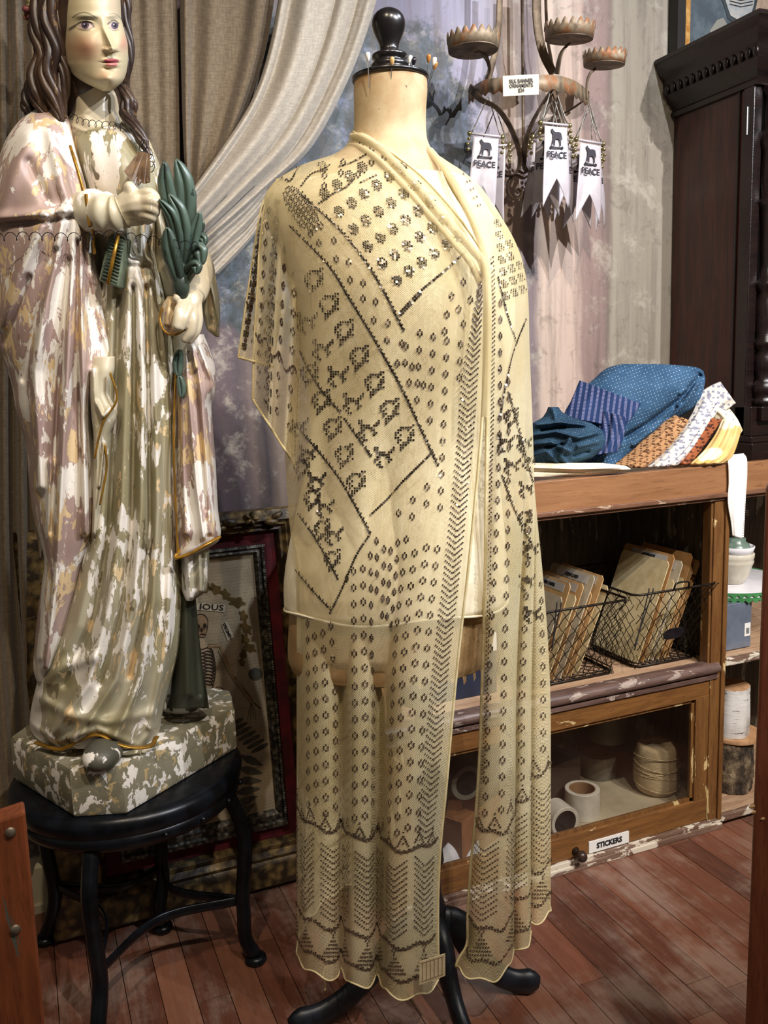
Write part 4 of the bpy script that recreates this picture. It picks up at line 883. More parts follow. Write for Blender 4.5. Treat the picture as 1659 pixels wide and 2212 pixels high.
th_ = MB(); th_.tube(poly([atD(702, 2088, 1.30), atD(698, 2110, 1.30), atD(704, 2130, 1.31), atD(701, 2140, 1.31)], 20), .0012, 6); th_.build('loose_thread', HEMM, shawl, smooth=True); th_ = MB(); th_.tube(poly([atD(860, 2150, 1.25), atD(866, 2158, 1.25), atD(863, 2170, 1.25)], 14), .0008, 5); th_.build('loose_thread', HEMM, shawl, smooth=True)

# ================================================================== PAINTED PLASTER STATUE
G0, G1 = 'e9e4dc', 'd8bf95'
MAUVE = chipped('mauve_paint', 'a58e88', 'b39c94', [(G1, .55, 1.2), (G0, .50, .8), ('8f7560', .66, 1.6)], 27)
OLIVE = chipped('olive_paint', '938b6c', 'a69f88', [(G1, .585, 1.2), (G0, .53, .75), ('6b6048', .64, 1.5)], 25)
CREAMP = chipped('cream_paint', 'b5ab8e', 'c8c0a8', [(G0, .52, 1.2)], 20); FLESH = chipped('flesh_paint', 'b8a98a', 'c8bda4', [(G0, .66, 1.4)], 14, rough=.3)
BASEP = chipped('grey_green_paint', '77735f', '86816d', [('b59f74', .58, 1.3), (G0, .545, 1.)], 42, (1, 1, .8)); DKG = chipped('dark_green_paint', '2e3126', '3c3f33', [(G0, .66, .8)], 12)
LEAFM = chipped('leaf_green_paint', '2f3a33', '4a5c52', [(G1, .70, 3.), ('24352f', .62, 1.5)], 30, rough=.35); GOLDP = simple('gold_paint', 'b3862e', '8f6a2c', 60, .3, metal=.6)
HAIRM = chipped('brown_hair_paint', '2b1e1a', '443226', [(G1, .73, 1.6), ('6e5432', .62, 2.)], 40, rough=.4)
stt = thing('saint_statue', (.115, 1.56, .40), 'chipped plaster statue of a draped woman holding green lily leaves', 'statue')
# base block with cut corners
zt_, zb_ = .485, .404
topo = [atZ(x, y, zt_) for x, y in ((22, 1592), (150, 1664), (263, 1657), (506, 1528), (498, 1492), (420, 1478))]; topo = [np.array(p) for p in topo]; topo.append(topo[0]+[.10, .16, 0])
cen = np.mean(topo, 0); m_ = MB(); n_ = len(topo); rings = []
for z, k_ in ((zb_, .985), (zb_+.006, 1.), (zt_-.006, 1.), (zt_, .985)): rings.append([cen*[1, 1, 0]+(p-cen)*[k_, k_, 0]+[0, 0, z] for p in topo])
m_.add(np.vstack(rings), [[i*n_+k, i*n_+(k+1) % n_, (i+1)*n_+(k+1) % n_, (i+1)*n_+k] for i in range(3) for k in range(n_)]+[list(range(n_))[::-1], list(range(3*n_, 4*n_))]); smoothang(m_.build('base', BASEP, stt), 30)
def waves(*wv):
    def f(X, Y):
        o = 0*X
        for (cx, cy, kx, ky, am) in wv: o = o+am*np.sin((X-cx)*kx+(Y-cy)*ky)
        return o
    return f
relief('dress', [(266, 158, 262, 1.475, .040), (276, 148, 280, 1.475, .052), (288, 140, 304, 1.475, .062), (310, 148, 324, 1.475, .07), (350, 160, 345, 1.475, .085), (400, 180, 352, 1.475, .09), (450, 190, 348, 1.475, .085), (520, 200, 342, 1.475, .08), (560, 205, 338, 1.475, .076), (600, 205, 352, 1.475, .08), (700, 200, 376, 1.475, .085), (800, 195, 386, 1.475, .088), (1000, 190, 386, 1.475, .09), (1150, 170, 386, 1.475, .095), (1230, 150, 392, 1.48, .10), (1290, 135, 396, 1.48, .105), (1400, 100, 388, 1.48, .11), (1480, 78, 368, 1.48, .115), (1540, 64, 350, 1.475, .115), (1575, 62, 346, 1.465, .11), (1600, 74, 340, 1.46, .10), (1618, 110, 320, 1.45, .08)],
    [([(282, 575), (272, 800), (262, 1100), (238, 1300), (190, 1480), (110, 1590)], 13, .020), ([(298, 570), (308, 800), (305, 1100), (290, 1300), (250, 1470), (165, 1600)], 11, .020), ([(325, 570), (335, 800), (342, 1100), (332, 1300), (300, 1480), (250, 1590)], 12, .022), ([(352, 650), (366, 900), (370, 1150), (362, 1400), (325, 1570)], 10, .020),
     ([(240, 600), (232, 900), (212, 1150), (165, 1350), (85, 1520)], 16, .022), ([(215, 650), (205, 1000), (180, 1200), (130, 1400), (75, 1500)], 12, .014), ([(288, 620), (290, 900), (285, 1150), (262, 1320), (215, 1480)], 6, -.012), ([(316, 620), (322, 900), (324, 1150), (312, 1320), (280, 1460)], 6, -.014), ([(256, 640), (250, 900), (238, 1150), (205, 1330), (140, 1480)], 7, -.012),
     ([(268, 560), (330, 566)], 8, .008), ([(262, 572), (340, 577)], 4, -.006), ([(240, 470), (250, 555)], 6, .008), ([(270, 470), (278, 555)], 6, .009), ([(305, 480), (308, 555)], 7, .010), ([(330, 470), (330, 555)], 5, .008),
     ([(75, 1500), (150, 1545), (230, 1560), (330, 1540)], 12, .010), ([(62, 1560), (120, 1605), (210, 1575), (300, 1612), (346, 1560)], 7, .010), ([(190, 300), (210, 400)], 20, .006), ([(260, 300), (270, 400)], 24, .01), ([(90, 1470), (140, 1440), (200, 1420)], 14, .012)], OLIVE, stt, 150, 330, .8)
relief('mantle', [(236, 70, 140, 1.46, .03), (262, 38, 152, 1.45, .05), (300, 12, 158, 1.44, .07), (350, -6, 172, 1.435, .08), (400, -20, 186, 1.43, .085), (450, -28, 196, 1.43, .085), (500, -30, 204, 1.43, .085), (560, -26, 208, 1.43, .08), (640, -20, 224, 1.43, .08), (720, -8, 240, 1.43, .078), (775, 5, 252, 1.43, .075), (800, 16, 246, 1.43, .072), (840, 28, 222, 1.43, .07), (880, 32, 204, 1.43, .07), (960, 56, 206, 1.43, .068), (1060, 64, 213, 1.43, .066), (1120, 72, 213, 1.43, .064), (1170, 88, 200, 1.43, .06), (1215, 98, 180, 1.435, .058), (1300, 84, 162, 1.44, .055), (1400, 74, 140, 1.445, .05), (1450, 70, 116, 1.445, .04), (1474, 80, 98, 1.445, .03)],
    [([(172, 455), (176, 700), (182, 950), (186, 1150)], 9, .024), ([(160, 460), (150, 700), (135, 1000), (120, 1250), (100, 1440)], 10, .020), ([(140, 460), (100, 650), (75, 800), (85, 1050)], 12, .022), ([(100, 470), (40, 600), (0, 700)], 14, .020), ([(0, 470), (100, 460), (188, 440)], 10, .014), ([(0, 486), (100, 478), (186, 462)], 5, -.014),
     ([(186, 470), (200, 600), (226, 720), (245, 780)], 9, .018), ([(60, 300), (20, 400), (-10, 470)], 20, .016), ([(110, 290), (135, 400), (150, 440)], 14, .014), ([(168, 520), (170, 800), (176, 1100)], 4, -.014), ([(150, 560), (125, 850), (110, 1150)], 5, -.014), ([(120, 540), (70, 720), (50, 820)], 6, -.012), ([(60, 600), (10, 740)], 8, -.010), ([(200, 800), (240, 785), (250, 778)], 8, .012), ([(110, 1000), (105, 1200), (85, 1420)], 9, .012), ([(60, 350), (100, 430)], 12, -.008)], MAUVE, stt, 150, 330, .7)
relief('mantle_fold', [(770, 196, 248, 1.385, .02), (800, 192, 248, 1.385, .028), (850, 194, 232, 1.385, .03), (880, 196, 250, 1.385, .032), (905, 198, 252, 1.385, .03), (940, 202, 236, 1.39, .03), (1000, 202, 230, 1.395, .03), (1080, 200, 224, 1.40, .03), (1170, 195, 208, 1.41, .02)], [([(200, 800), (206, 1000), (202, 1150)], 7, .012), ([(240, 880), (222, 900), (208, 870)], 5, .01), ([(225, 960), (215, 1050)], 4, .008)], CREAMP, stt, 40, 120, .6)
def trim(name, pts, d, r, mat=GOLDP, parent=None, flat=.45):
    P_ = poly([np.append(np.array(q, float), dd*1000) for q, dd in zip(pts, np.broadcast_to(np.asarray(d, float), (len(pts),)))], 14*len(pts)); m_ = MB(); m_.tube(atD(P_[:, 0], P_[:, 1], P_[:, 2]/1000), r, 8, flat=flat, up=(0, 1, 0)); return m_.build(name, mat, parent or stt, smooth=True)
trim('gold_trim', [(152, 318), (168, 370), (184, 430), (200, 500), (204, 548)], [1.365, 1.352, 1.352, 1.35, 1.36], .0055); trim('gold_trim', [(238, 805), (252, 862), (222, 915), (204, 990)], 1.352, .004); trim('gold_trim', [(226, 960), (230, 1010), (216, 1090)], 1.36, .004)
trim('gold_trim', [(78, 1604), (130, 1618), (178, 1596), (215, 1588), (270, 1612), (322, 1612), (338, 1592)], [1.40, 1.375, 1.355, 1.35, 1.35, 1.37, 1.40], .0055); trim('gold_trim', [(386, 1190), (382, 1204), (410, 1196), (445, 1176), (474, 1160)], [1.40, 1.385, 1.385, 1.39, 1.41], .006); trim('gold_trim', [(380, 800), (376, 900), (376, 1000), (380, 1100), (384, 1195)], [1.40, 1.40, 1.395, 1.395, 1.395], .004)
# right side of the mantle
relief('mantle', [(722, 412, 440, 1.45, .03), (750, 396, 452, 1.45, .04), (790, 384, 465, 1.45, .05), (840, 378, 469, 1.45, .055), (872, 376, 456, 1.45, .055), (900, 376, 458, 1.45, .055), (1000, 374, 466, 1.45, .055), (1100, 374, 471, 1.45, .055), (1150, 375, 478, 1.445, .055), (1170, 377, 474, 1.445, .052), (1190, 380, 440, 1.44, .045), (1206, 382, 398, 1.435, .03)],
    [([(400, 760), (412, 900), (425, 1050), (440, 1160)], 6, .012), ([(415, 750), (435, 850), (445, 1000), (455, 1150)], 6, .014), ([(430, 750), (458, 820), (462, 860)], 6, .012), ([(392, 800), (394, 1000), (400, 1150)], 8, .012), ([(424, 800), (436, 950), (448, 1100)], 4, -.01)], MAUVE, stt, 80, 200, .7)
relief('sleeve', [(545, 432, 448, 1.47, .015), (570, 430, 462, 1.47, .02), (605, 432, 467, 1.47, .025), (640, 436, 474, 1.47, .03), (680, 438, 476, 1.47, .03), (712, 446, 474, 1.47, .025), (728, 466, 474, 1.47, .012)], [([(440, 560), (462, 640), (474, 700)], 4, .008), ([(445, 620), (452, 700)], 6, -.008)], OLIVE, stt, 40, 90, .6)
relief('shoulder_drape', [(262, 262, 288, 1.475, .03), (300, 284, 322, 1.475, .035), (340, 300, 338, 1.475, .035), (400, 318, 356, 1.475, .04), (450, 326, 372, 1.475, .05), (500, 328, 388, 1.475, .05), (560, 325, 420, 1.48, .05), (620, 340, 430, 1.48, .05), (680, 352, 428, 1.48, .05), (740, 360, 420, 1.48, .05), (800, 366, 410, 1.48, .04)], [([(296, 300), (330, 420), (352, 520)], 7, .012), ([(312, 310), (350, 430), (375, 520)], 6, .010)], CREAMP, stt, 60, 140, .6)
relief('underskirt', [(1170, 388, 452, 1.46, .03), (1210, 388, 452, 1.46, .035), (1250, 390, 450, 1.46, .038), (1278, 392, 446, 1.46, .036), (1292, 398, 425, 1.46, .03), (1298, 402, 415, 1.46, .02)], [([(405, 1200), (410, 1290)], 6, .010), ([(430, 1190), (434, 1275)], 6, .010), ([(448, 1190), (448, 1270)], 4, .008)], OLIVE, stt, 50, 80, .7)
relief('tree_stump', [(1280, 380, 422, 1.50, .04), (1350, 378, 428, 1.50, .045), (1430, 374, 436, 1.505, .05), (1500, 368, 448, 1.51, .055), (1530, 360, 452, 1.515, .05)], [([(400, 1300), (405, 1500)], 8, .01), ([(420, 1320), (430, 1500)], 6, -.01)], DKG, stt, 40, 80, .8)
for nm, cx, cy, rx, ry, mt in (('shoe', 222, 1628, .031, .024, DKG), ('shoe', 386, 1520, .03, .016, DKG)):
    c = atZ(cx, cy, zt_+.018); m_ = MB(); dv = -FH if nm == 'shoe' and cx < 300 else (RH*.8-FH*.3); dv = dv/np.linalg.norm(dv); sd = np.cross(UP, dv); m_.ball(c, 1., 12, (1, 1, 1), np.column_stack([dv*.045, sd*rx, UP*ry])); m_.build(nm, chipped('shoe_paint', '4f4e44', '5f5d50', [(G0, .50, 1.)], 14), stt, smooth=True)
# ---- head
def face_extra(X, Y):
    g = lambda cx, cy, sx, sy, a: a*np.exp(-((X-cx)/sx)**2-((Y-cy)/sy)**2)
    z = 0*X
    nx = np.interp(Y, [40, 60, 100, 112], [221, 224, 242, 243]); nh = np.interp(Y, [30, 52, 62, 85, 104, 109, 113], [.0, .004, .006, .013, .020, .018, .0])
    wd = np.interp(Y, [50, 90, 110], [6, 7, 9]); z = z+nh*np.exp(-(np.abs(X-nx)/wd)**1.7)
    z = z+g(229, 107, 6, 4, .006)+g(249, 106, 4, 4, .005)
    z = z-g(188, 54, 24, 12, .010)-g(244, 55, 11, 11, .008)                     # sockets
    z = z+g(186, 56, 15, 8.5, .0085)+g(246, 56, 9, 8.5, .0075)                  # eyeballs
    z = z+1*(.0018*np.exp(-((Y-(51-6*np.cos((X-186)/13)))/2.6)**2)*np.exp(-((X-186)/17)**4))+(.0017*np.exp(-((Y-(50-5*np.cos((X-246)/8)))/2.6)**2)*np.exp(-((X-246)/10)**4))
    z = z+(.0011*np.exp(-((Y-(60+4*np.cos((X-186)/13)))/2.4)**2)*np.exp(-((X-186)/15)**4))+(.0011*np.exp(-((Y-(61+3*np.cos((X-246)/8)))/2.4)**2)*np.exp(-((X-246)/9)**4))
    z = z+g(185, 34, 24, 6, .003)+g(244, 34, 12, 6, .003)
    z = z+g(240, 130, 16, 5, .0065)+g(241, 140, 12, 4.5, .0075)-g(240, 134.6, 15, 1.5, .0045)-g(238, 148, 12, 3.5, .004)+g(238, 168, 17, 14, .011)
    z = z+g(238, 122, 4, 6, -.0022)+g(185, 95, 26, 24, .006)+g(262, 88, 10, 20, .005)
    return z
def face_col(X, Y, fr):
    c = np.array(lin('c3b795')[:3])*np.ones(X.shape+(3,))
    def mixc(mask, h): nonlocal c; m = np.clip(mask, 0, 1)[..., None]; c = c*(1-m)+np.array(lin(h)[:3])*m
    g = lambda cx, cy, sx, sy, p=2: np.exp(-(np.abs(X-cx)/sx)**p-(np.abs(Y-cy)/sy)**p)
    mixc(.30*g(235, 15, 30, 28), 'c9a8a4'); mixc(.75*g(178, 100, 34, 26), 'b27c62'); mixc(.45*g(190, 112, 26, 20), 'a5705c'); mixc(.7*g(268, 92, 11, 20), 'c98c7c'); mixc(.45*g(232, 160, 26, 12), 'c98f76'); mixc(.4*g(155, 110, 20, 40), 'a58462')
    mixc(.5*g(188, 38, 24, 10), '8f8f80'); mixc(.35*g(245, 40, 12, 9), '95937f')
    def arc(pts, w_, h, s_=1.): mixc(s_*np.exp(-(dist_poly(X, Y, [tuple(q) for q in poly(pts, 12)])/w_)**2), h)
    arc([(157, 38), (168, 30), (182, 27), (196, 31), (210, 40)], 1.5, '575648', .9); arc([(234, 31), (246, 29), (256, 35), (262, 42)], 1.1, '77766a', .7)
    def eye(cx, cy, rx, ry, ix, iy, ir):
        m = ((X-cx)/rx)**2+((Y-cy)/ry)**2; mixc((m < 1)*1., 'b59f98'); r_ = np.hypot(X-ix, (Y-iy)); mixc((m < 1.15)*np.clip((ir-r_)/1.+.5, 0, 1), '4c3f50'); mixc((m < 1.2)*np.clip((ir*.5-r_)/1.+.5, 0, 1), '1c151c'); mixc(np.clip((1.7-np.hypot(X-ix+2, Y-iy+2))/1., 0, 1), 'cfd0dc')
    eye(186, 55.5, 17, 7.5, 184, 54, 8.6); eye(245.5, 56.5, 10.5, 8, 248, 55, 8.)
    arc([(152, 62), (164, 54), (174, 48), (186, 46), (196, 50), (203, 57)], 1.9, '2f2628', .95); arc([(233, 52), (240, 45), (248, 44), (256, 51)], 1.7, '3b3236', .9); arc([(168, 62), (186, 64), (202, 59)], 1.1, '6b5850', .7); arc([(235, 60), (246, 66), (256, 64)], 1., '6b5850', .6); arc([(150, 64), (162, 57)], 3.5, '433a38', .8)
    lipm = lambda cx, cy, rx, ry: np.clip((1-((X-cx)/rx)**2-((Y-cy)/ry)**2)*4, 0, 1)
    mixc(lipm(240, 131, 17.5, 5.)*(Y < 136), 'a04a54'); mixc(lipm(241, 139, 13.5, 6.5)*(Y >= 134.5), 'c88078'); arc([(223, 135.5), (232, 134), (241, 133.5), (257, 135.5)], 1.1, '7a2538', .9)
    arc([(226, 107), (234, 111)], 2., '6b5340', .6); return c
FACE = chipped('face_paint', 'c3b795', 'c3b795', [(G0, .74, 1.4)], 14, rough=.42, vcol=True)
HD = 1.455
relief('head', [(-75, 140, 245, HD, .065), (-50, 134, 256, HD, .078), (-20, 132, 260, HD, .084), (10, 133, 261, HD, .086), (40, 134, 262, HD, .086), (70, 135, 270, HD, .086), (95, 136, 276, HD, .085), (120, 138, 277, HD, .082), (140, 142, 276, HD, .078), (158, 152, 273, HD, .074), (172, 170, 268, HD-.004, .068), (184, 192, 259, HD-.008, .058), (192, 212, 248, HD-.012, .045), (197, 222, 240, HD-.014, .03)], [], FACE, stt, 260, 330, .9, face_extra, face_col, pw=.8)
relief('neck', [(140, 150, 245, 1.49, .04), (175, 148, 254, 1.485, .046), (200, 149, 256, 1.485, .048), (240, 146, 258, 1.485, .05), (262, 142, 264, 1.48, .052), (284, 138, 276, 1.478, .052), (300, 140, 280, 1.478, .045)], [([(160, 190), (190, 270)], 12, .005), ([(150, 268), (200, 292), (262, 286)], 5, .004)], FLESH, stt, 80, 80, .8)
# hair: wavy locks
def lock(pts, d, r, seed=0, n=70, k=5, parent=None, tw=5.5):
    P_ = poly([np.append(np.array(q, float), dd*1000) for q, dd in zip(pts, np.broadcast_to(np.asarray(d, float), (len(pts),)))], n); Q = atD(P_[:, 0], P_[:, 1], P_[:, 2]/1000); m_ = MB(); t = np.linspace(0, 1, n)
    rr = r*np.interp(t, [0, .1, .8, 1], [.7, 1, .9, .3])
    for i in range(k):
        ph = 2*math.pi*i/k+seed; off = (np.cos(t*tw+ph)*rr*.62)[:, None]*RH+(np.sin(t*tw+ph)*rr*.62)[:, None]*FH; m_.tube(Q+off, rr*.48, 8)
    return m_.build('hair_lock', HAIRM, parent or stt, smooth=True)
relief('hair', [(-95, 125, 235, 1.48, .08), (-70, 100, 262, 1.485, .10), (-40, 85, 272, 1.49, .105), (0, 76, 276, 1.495, .105), (60, 72, 280, 1.50, .10), (130, 74, 284, 1.51, .09), (190, 72, 280, 1.515, .08), (250, 70, 282, 1.52, .06), (300, 80, 285, 1.52, .04)], [([(120, -60), (95, 20), (88, 90), (82, 180), (90, 260)], 8, .014), ([(130, -60), (112, 40), (104, 140), (100, 240)], 7, -.01)], HAIRM, stt, 100, 160, .7)
lock([(132, -50), (118, 0), (108, 50), (118, 110), (104, 160), (118, 215), (132, 262)], 1.415, .016, 0); lock([(112, -50), (92, 10), (86, 70), (98, 120), (80, 170), (88, 225), (110, 262)], 1.43, .017, 1.5); lock([(134, 0), (128, 60), (126, 110), (138, 160), (134, 215), (140, 255)], 1.42, .011, 2.5)
lock([(92, 150), (70, 190), (62, 225), (70, 260)], 1.45, .013, .7, 40)
lock([(262, -50), (272, 10), (270, 50), (278, 100), (276, 150), (270, 180)], 1.462, .009, .3); lock([(262, 185), (276, 215), (272, 245), (292, 275), (305, 300), (322, 335)], [1.44, 1.43, 1.425, 1.41, 1.405, 1.40], .0105, 1., 60); lock([(268, 195), (286, 225), (284, 255), (300, 290)], 1.435, .008, 2.2, 40)
FLR = simple('crown_red_paint', '6a3038', '8a5a3c', 60, .5); FLG = simple('crown_green_paint', '5a5a34', '7a6f40', 60, .5); m_ = MB(); m2 = MB()
for k in range(26):
    x, y = 68+random.uniform(-16, 16), 5+k*2.0+random.uniform(-6, 4); (m_ if k % 3 else m2).ball(atD(x, y, 1.44+random.uniform(-.01, .01)), random.uniform(.003, .007), 5, (1, .7, .8))
for k in range(30):
    t = -2.6+k*.16; (m_ if k % 2 else m2).ball(atD(175, -62, 1.475)+RH*math.sin(t)*.085-FH*math.cos(t)*.085+UP*.0, .011, 6, (1, .7, .8))
tag(m_.build('crown_flowers', FLR, stt, smooth=True), kind='stuff'); tag(m2.build('crown_leaves', FLG, stt, smooth=True), kind='stuff')
# ---- arms and hands
def limb(name, pts, mat, parent=None, n=60, sides=20, ring=0., rings=0):
    P_ = poly([[p[0], p[1], p[2]*1000, p[3]*1e4] for p in pts], n); Q = atD(P_[:, 0], P_[:, 1], P_[:, 2]/1000); r_ = P_[:, 3]/1e4; t = np.linspace(0, 1, n)
    if rings: r_ = r_*(1+ring*np.sin(t*rings*2*math.pi))
    m_ = MB(); m_.tube(Q, r_, sides); return m_.build(name, mat, parent or stt, smooth=True)
limb('forearm_sleeve', [(180, 456, 1.385, .026), (200, 456, 1.365, .030), (228, 462, 1.35, .030), (255, 462, 1.345, .026), (268, 458, 1.345, .021)], CREAMP, ring=.07, rings=4.5); trim('gold_trim', [(186, 420), (188, 452), (194, 490)], 1.335, .006)
def hand(name, chains, mat):
    """palm and five fingers fused by a voxel remesh into one surface"""
    m_ = MB()
    for ch in chains:
        P_ = poly([[p[0], p[1], p[2]*1000, p[3]*1e4] for p in ch], 9*len(ch)); Q = atD(P_[:, 0], P_[:, 1], P_[:, 2]/1000); rr = P_[:, 3]/1e4
        for q, r_ in zip(Q, rr): m_.ball(q, max(r_, .0015), 6)
    o = m_.build(name, mat, stt, smooth=True); r_ = o.modifiers.new('r', 'REMESH'); r_.mode = 'VOXEL'; r_.voxel_size = .0016; r_.use_smooth_shade = True; s_ = o.modifiers.new('s', 'SMOOTH'); s_.iterations = 4; return o
hand('right_hand', [[(258, 455, 1.345, .019), (275, 448, 1.342, .019), (295, 442, 1.34, .021), (312, 440, 1.34, .020)], [(270, 440, 1.34, .015), (285, 422, 1.336, .012), (280, 405, 1.333, .009)], [(300, 425, 1.335, .010), (322, 418, 1.33, .0085), (336, 428, 1.335, .0075), (332, 440, 1.345, .007)], [(302, 438, 1.332, .010), (326, 434, 1.326, .0085), (340, 442, 1.332, .0075), (330, 452, 1.345, .007)], [(302, 450, 1.334, .010), (324, 450, 1.328, .008), (336, 458, 1.334, .007), (326, 466, 1.345, .0065)], [(298, 462, 1.338, .009), (318, 466, 1.332, .0072), (330, 472, 1.336, .006), (318, 478, 1.345, .0055)], [(262, 470, 1.348, .014), (300, 470, 1.345, .012)]], FLESH)
# scroll held in the left hand, leaves, book
limb('forearm', [(424, 560, 1.44, .024), (428, 590, 1.42, .023), (424, 620, 1.40, .021), (418, 640, 1.385, .018)], FLESH)
hand('left_hand', [[(418, 632, 1.388, .017), (412, 652, 1.378, .018), (408, 672, 1.372, .016)], [(400, 655, 1.365, .009), (388, 670, 1.352, .0085), (384, 688, 1.346, .0075), (382, 704, 1.345, .0075)], [(408, 665, 1.362, .009), (398, 688, 1.35, .0075), (390, 706, 1.348, .007)], [(416, 668, 1.368, .009), (416, 692, 1.36, .0085), (412, 716, 1.358, .0075), (400, 732, 1.36, .007)], [(424, 660, 1.375, .009), (428, 690, 1.372, .008), (424, 715, 1.37, .007), (410, 735, 1.372, .0065)], [(402, 640, 1.378, .010), (390, 632, 1.365, .008), (382, 645, 1.358, .0065)]], FLESH)
relief('sleeve_cuff', [(640, 362, 374, 1.39, .012), (655, 352, 384, 1.39, .022), (675, 346, 384, 1.39, .026), (700, 346, 388, 1.39, .026), (715, 352, 392, 1.39, .022), (722, 364, 388, 1.39, .012)], [([(366, 650), (360, 700)], 6, .006)], MAUVE, stt, 40, 50, .8); trim('gold_trim', [(350, 665), (345, 690), (356, 716), (378, 723), (400, 712)], [1.37, 1.368, 1.362, 1.36, 1.36], .0045)
bk = np.array([[240, 498], [276, 520], [252, 628], [212, 605]], float); m_ = MB(); q = [atD(x, y, d) for (x, y), d in zip([(236, 500), (272, 512), (256, 622), (212, 606)], (1.36, 1.355, 1.35, 1.355))]; m_.prism(q, FH*.035); bo = m_.build('book', simple('book_green_paint', '4c5a48', '6a7560', 40, .5, bump=.3), stt, bevel=.003)
rb = MB()
for k in range(13):
    f = (k+1)/14.
    for s0, s1 in ((.08, .42), (.56, .92)):
        a = np.array([240, 502])*(1-f)+np.array([213, 604])*f; b_ = np.array([272, 514])*(1-f)+np.array([255, 620])*f; rb.tube([atD(*(a*(1-s0)+b_*s0), 1.353), atD(*(a*(1-s1)+b_*s1), 1.351)], .0013, 5)
tag(rb.build('page_ridges', LEAFM, bo, smooth=True), kind='stuff'); m_ = MB(); m_.tube([atD(256, 507, 1.35), atD(244, 560, 1.35), atD(233, 614, 1.349)], .003, 6); m_.build('book_spine', GOLDP, bo, smooth=True)
def leaf(pts, d, w, tilt=.0, curl=.004):
    n, m = 30, 13; P_ = poly([np.append(np.array(q, float), dd*1000) for q, dd in zip(pts, np.broadcast_to(np.asarray(d, float), (len(pts),)))], n); Q = atD(P_[:, 0], P_[:, 1], P_[:, 2]/1000); T_ = np.gradient(Q, axis=0); T_ /= np.linalg.norm(T_, axis=1)[:, None]
    s_ = np.linspace(-1, 1, m); t = np.linspace(0, 1, n); wd = w*np.interp(t, [0, .15, .5, .8, .95, 1], [.3, .75, 1, .85, .45, .05]); A = np.cross(T_, FH); A /= np.linalg.norm(A, axis=1)[:, None]; A = A*math.cos(tilt)+FH*math.sin(tilt)
    G = Q[:, None]+A[:, None]*(wd[:, None]*s_)[..., None]-FH*(.0055*np.sin(math.pi*np.clip(np.abs(s_), 0, 1)**.8)-.001)[None, :, None]
    return gobj('leaf', G, LEAFM, stt, thick=.0022)
ST0 = (390, 628)
leaf([(388, 560), (372, 470), (358, 400), (356, 350)], [1.37, 1.355, 1.34, 1.335], .013); leaf([(394, 560), (400, 470), (398, 400), (382, 345)], [1.375, 1.37, 1.36, 1.355], .016, -.2)
leaf([(388, 600), (385, 530), (372, 470), (345, 432)], [1.37, 1.35, 1.335, 1.325], .010, .3); leaf([(390, 590), (396, 520), (388, 460), (366, 420)], [1.365, 1.35, 1.34, 1.335], .012); leaf([(390, 620), (376, 570), (366, 530), (362, 492)], [1.36, 1.345, 1.335, 1.33], .013)
leaf([(392, 610), (408, 560), (418, 510), (432, 458)], [1.37, 1.36, 1.355, 1.35], .010, -.2); leaf([(394, 600), (412, 530), (428, 500), (440, 480)], [1.375, 1.37, 1.365, 1.36], .009); leaf([(396, 610), (412, 560), (430, 540), (436, 572)], [1.375, 1.36, 1.35, 1.35], .013); leaf([(396, 615), (410, 585), (424, 575), (425, 592)], [1.37, 1.355, 1.345, 1.345], .010); leaf([(400, 560), (420, 515), (438, 515), (442, 530)], [1.375, 1.37, 1.36, 1.36], .009)
leaf([(402, 540), (404, 480), (412, 420), (416, 450)], [1.385, 1.38, 1.375, 1.375], .010)
limb('stem', [(393, 655, 1.368, .007), (391, 620, 1.362, .013), (392, 580, 1.362, .009), (398, 520, 1.36, .004), (402, 460, 1.36, .002)], LEAFM); leaf([(388, 755), (384, 790), (386, 812)], 1.392, .008); leaf([(388, 812), (392, 835), (393, 858)], 1.39, .007)
# ---- wire strung round the statue and the little leather bell
WIRE = simple('dark_wire', '232228', None, rough=.4, metal=.8)
def coil(name, pts, d, r, turns, amp, lb, cat, parent_pts=None):
    P_ = poly([np.append(np.array(q, float), dd*1000) for q, dd in zip(pts, np.broadcast_to(np.asarray(d, float), (len(pts),)))], turns*14); Q = atD(P_[:, 0], P_[:, 1], P_[:, 2]/1000); t = np.linspace(0, turns*2*math.pi, len(Q)); Q = Q+np.cos(t)[:, None]*UP*amp+np.sin(t)[:, None]*RH*amp*.8-np.sin(t)[:, None]*FH*amp*.4
    w_ = thing(name, Q[0], lb, cat); m_ = MB(); m_.tube(Q, r, 5); m_.build('wire_strand', WIRE, w_, smooth=True); return w_
coil('coiled_wire', [(150, 248), (175, 262), (210, 268), (250, 272), (258, 284)], [1.42, 1.41, 1.41, 1.42, 1.43], .0005, 9, .005, 'thin coiled dark wire wrapped round the statue neck', 'wire')
coil('coiled_wire', [(-5, 512), (60, 510), (130, 512), (190, 510), (240, 506), (300, 515), (340, 520), (385, 528), (425, 530)], [1.33, 1.32, 1.325, 1.325, 1.31, 1.355, 1.36, 1.325, 1.34], .0006, 17, .006, 'long coiled dark wire stretched across the statue at waist height', 'wire')
bw = coil('wire_tangle', [(300, 300), (312, 312), (306, 325), (322, 330), (328, 360), (316, 362)], 1.375, .0006, 6, .006, 'small tangle of dark wire on the statue shoulder above the leather bell', 'wire')
bl = thing('leather_bell', atD(300, 350, 1.36), 'small folded brown leather bell on the statue chest above the hand', 'ornament'); LEA = simple('brown_leather', '4e3a28', '6f563c', 50, .5)
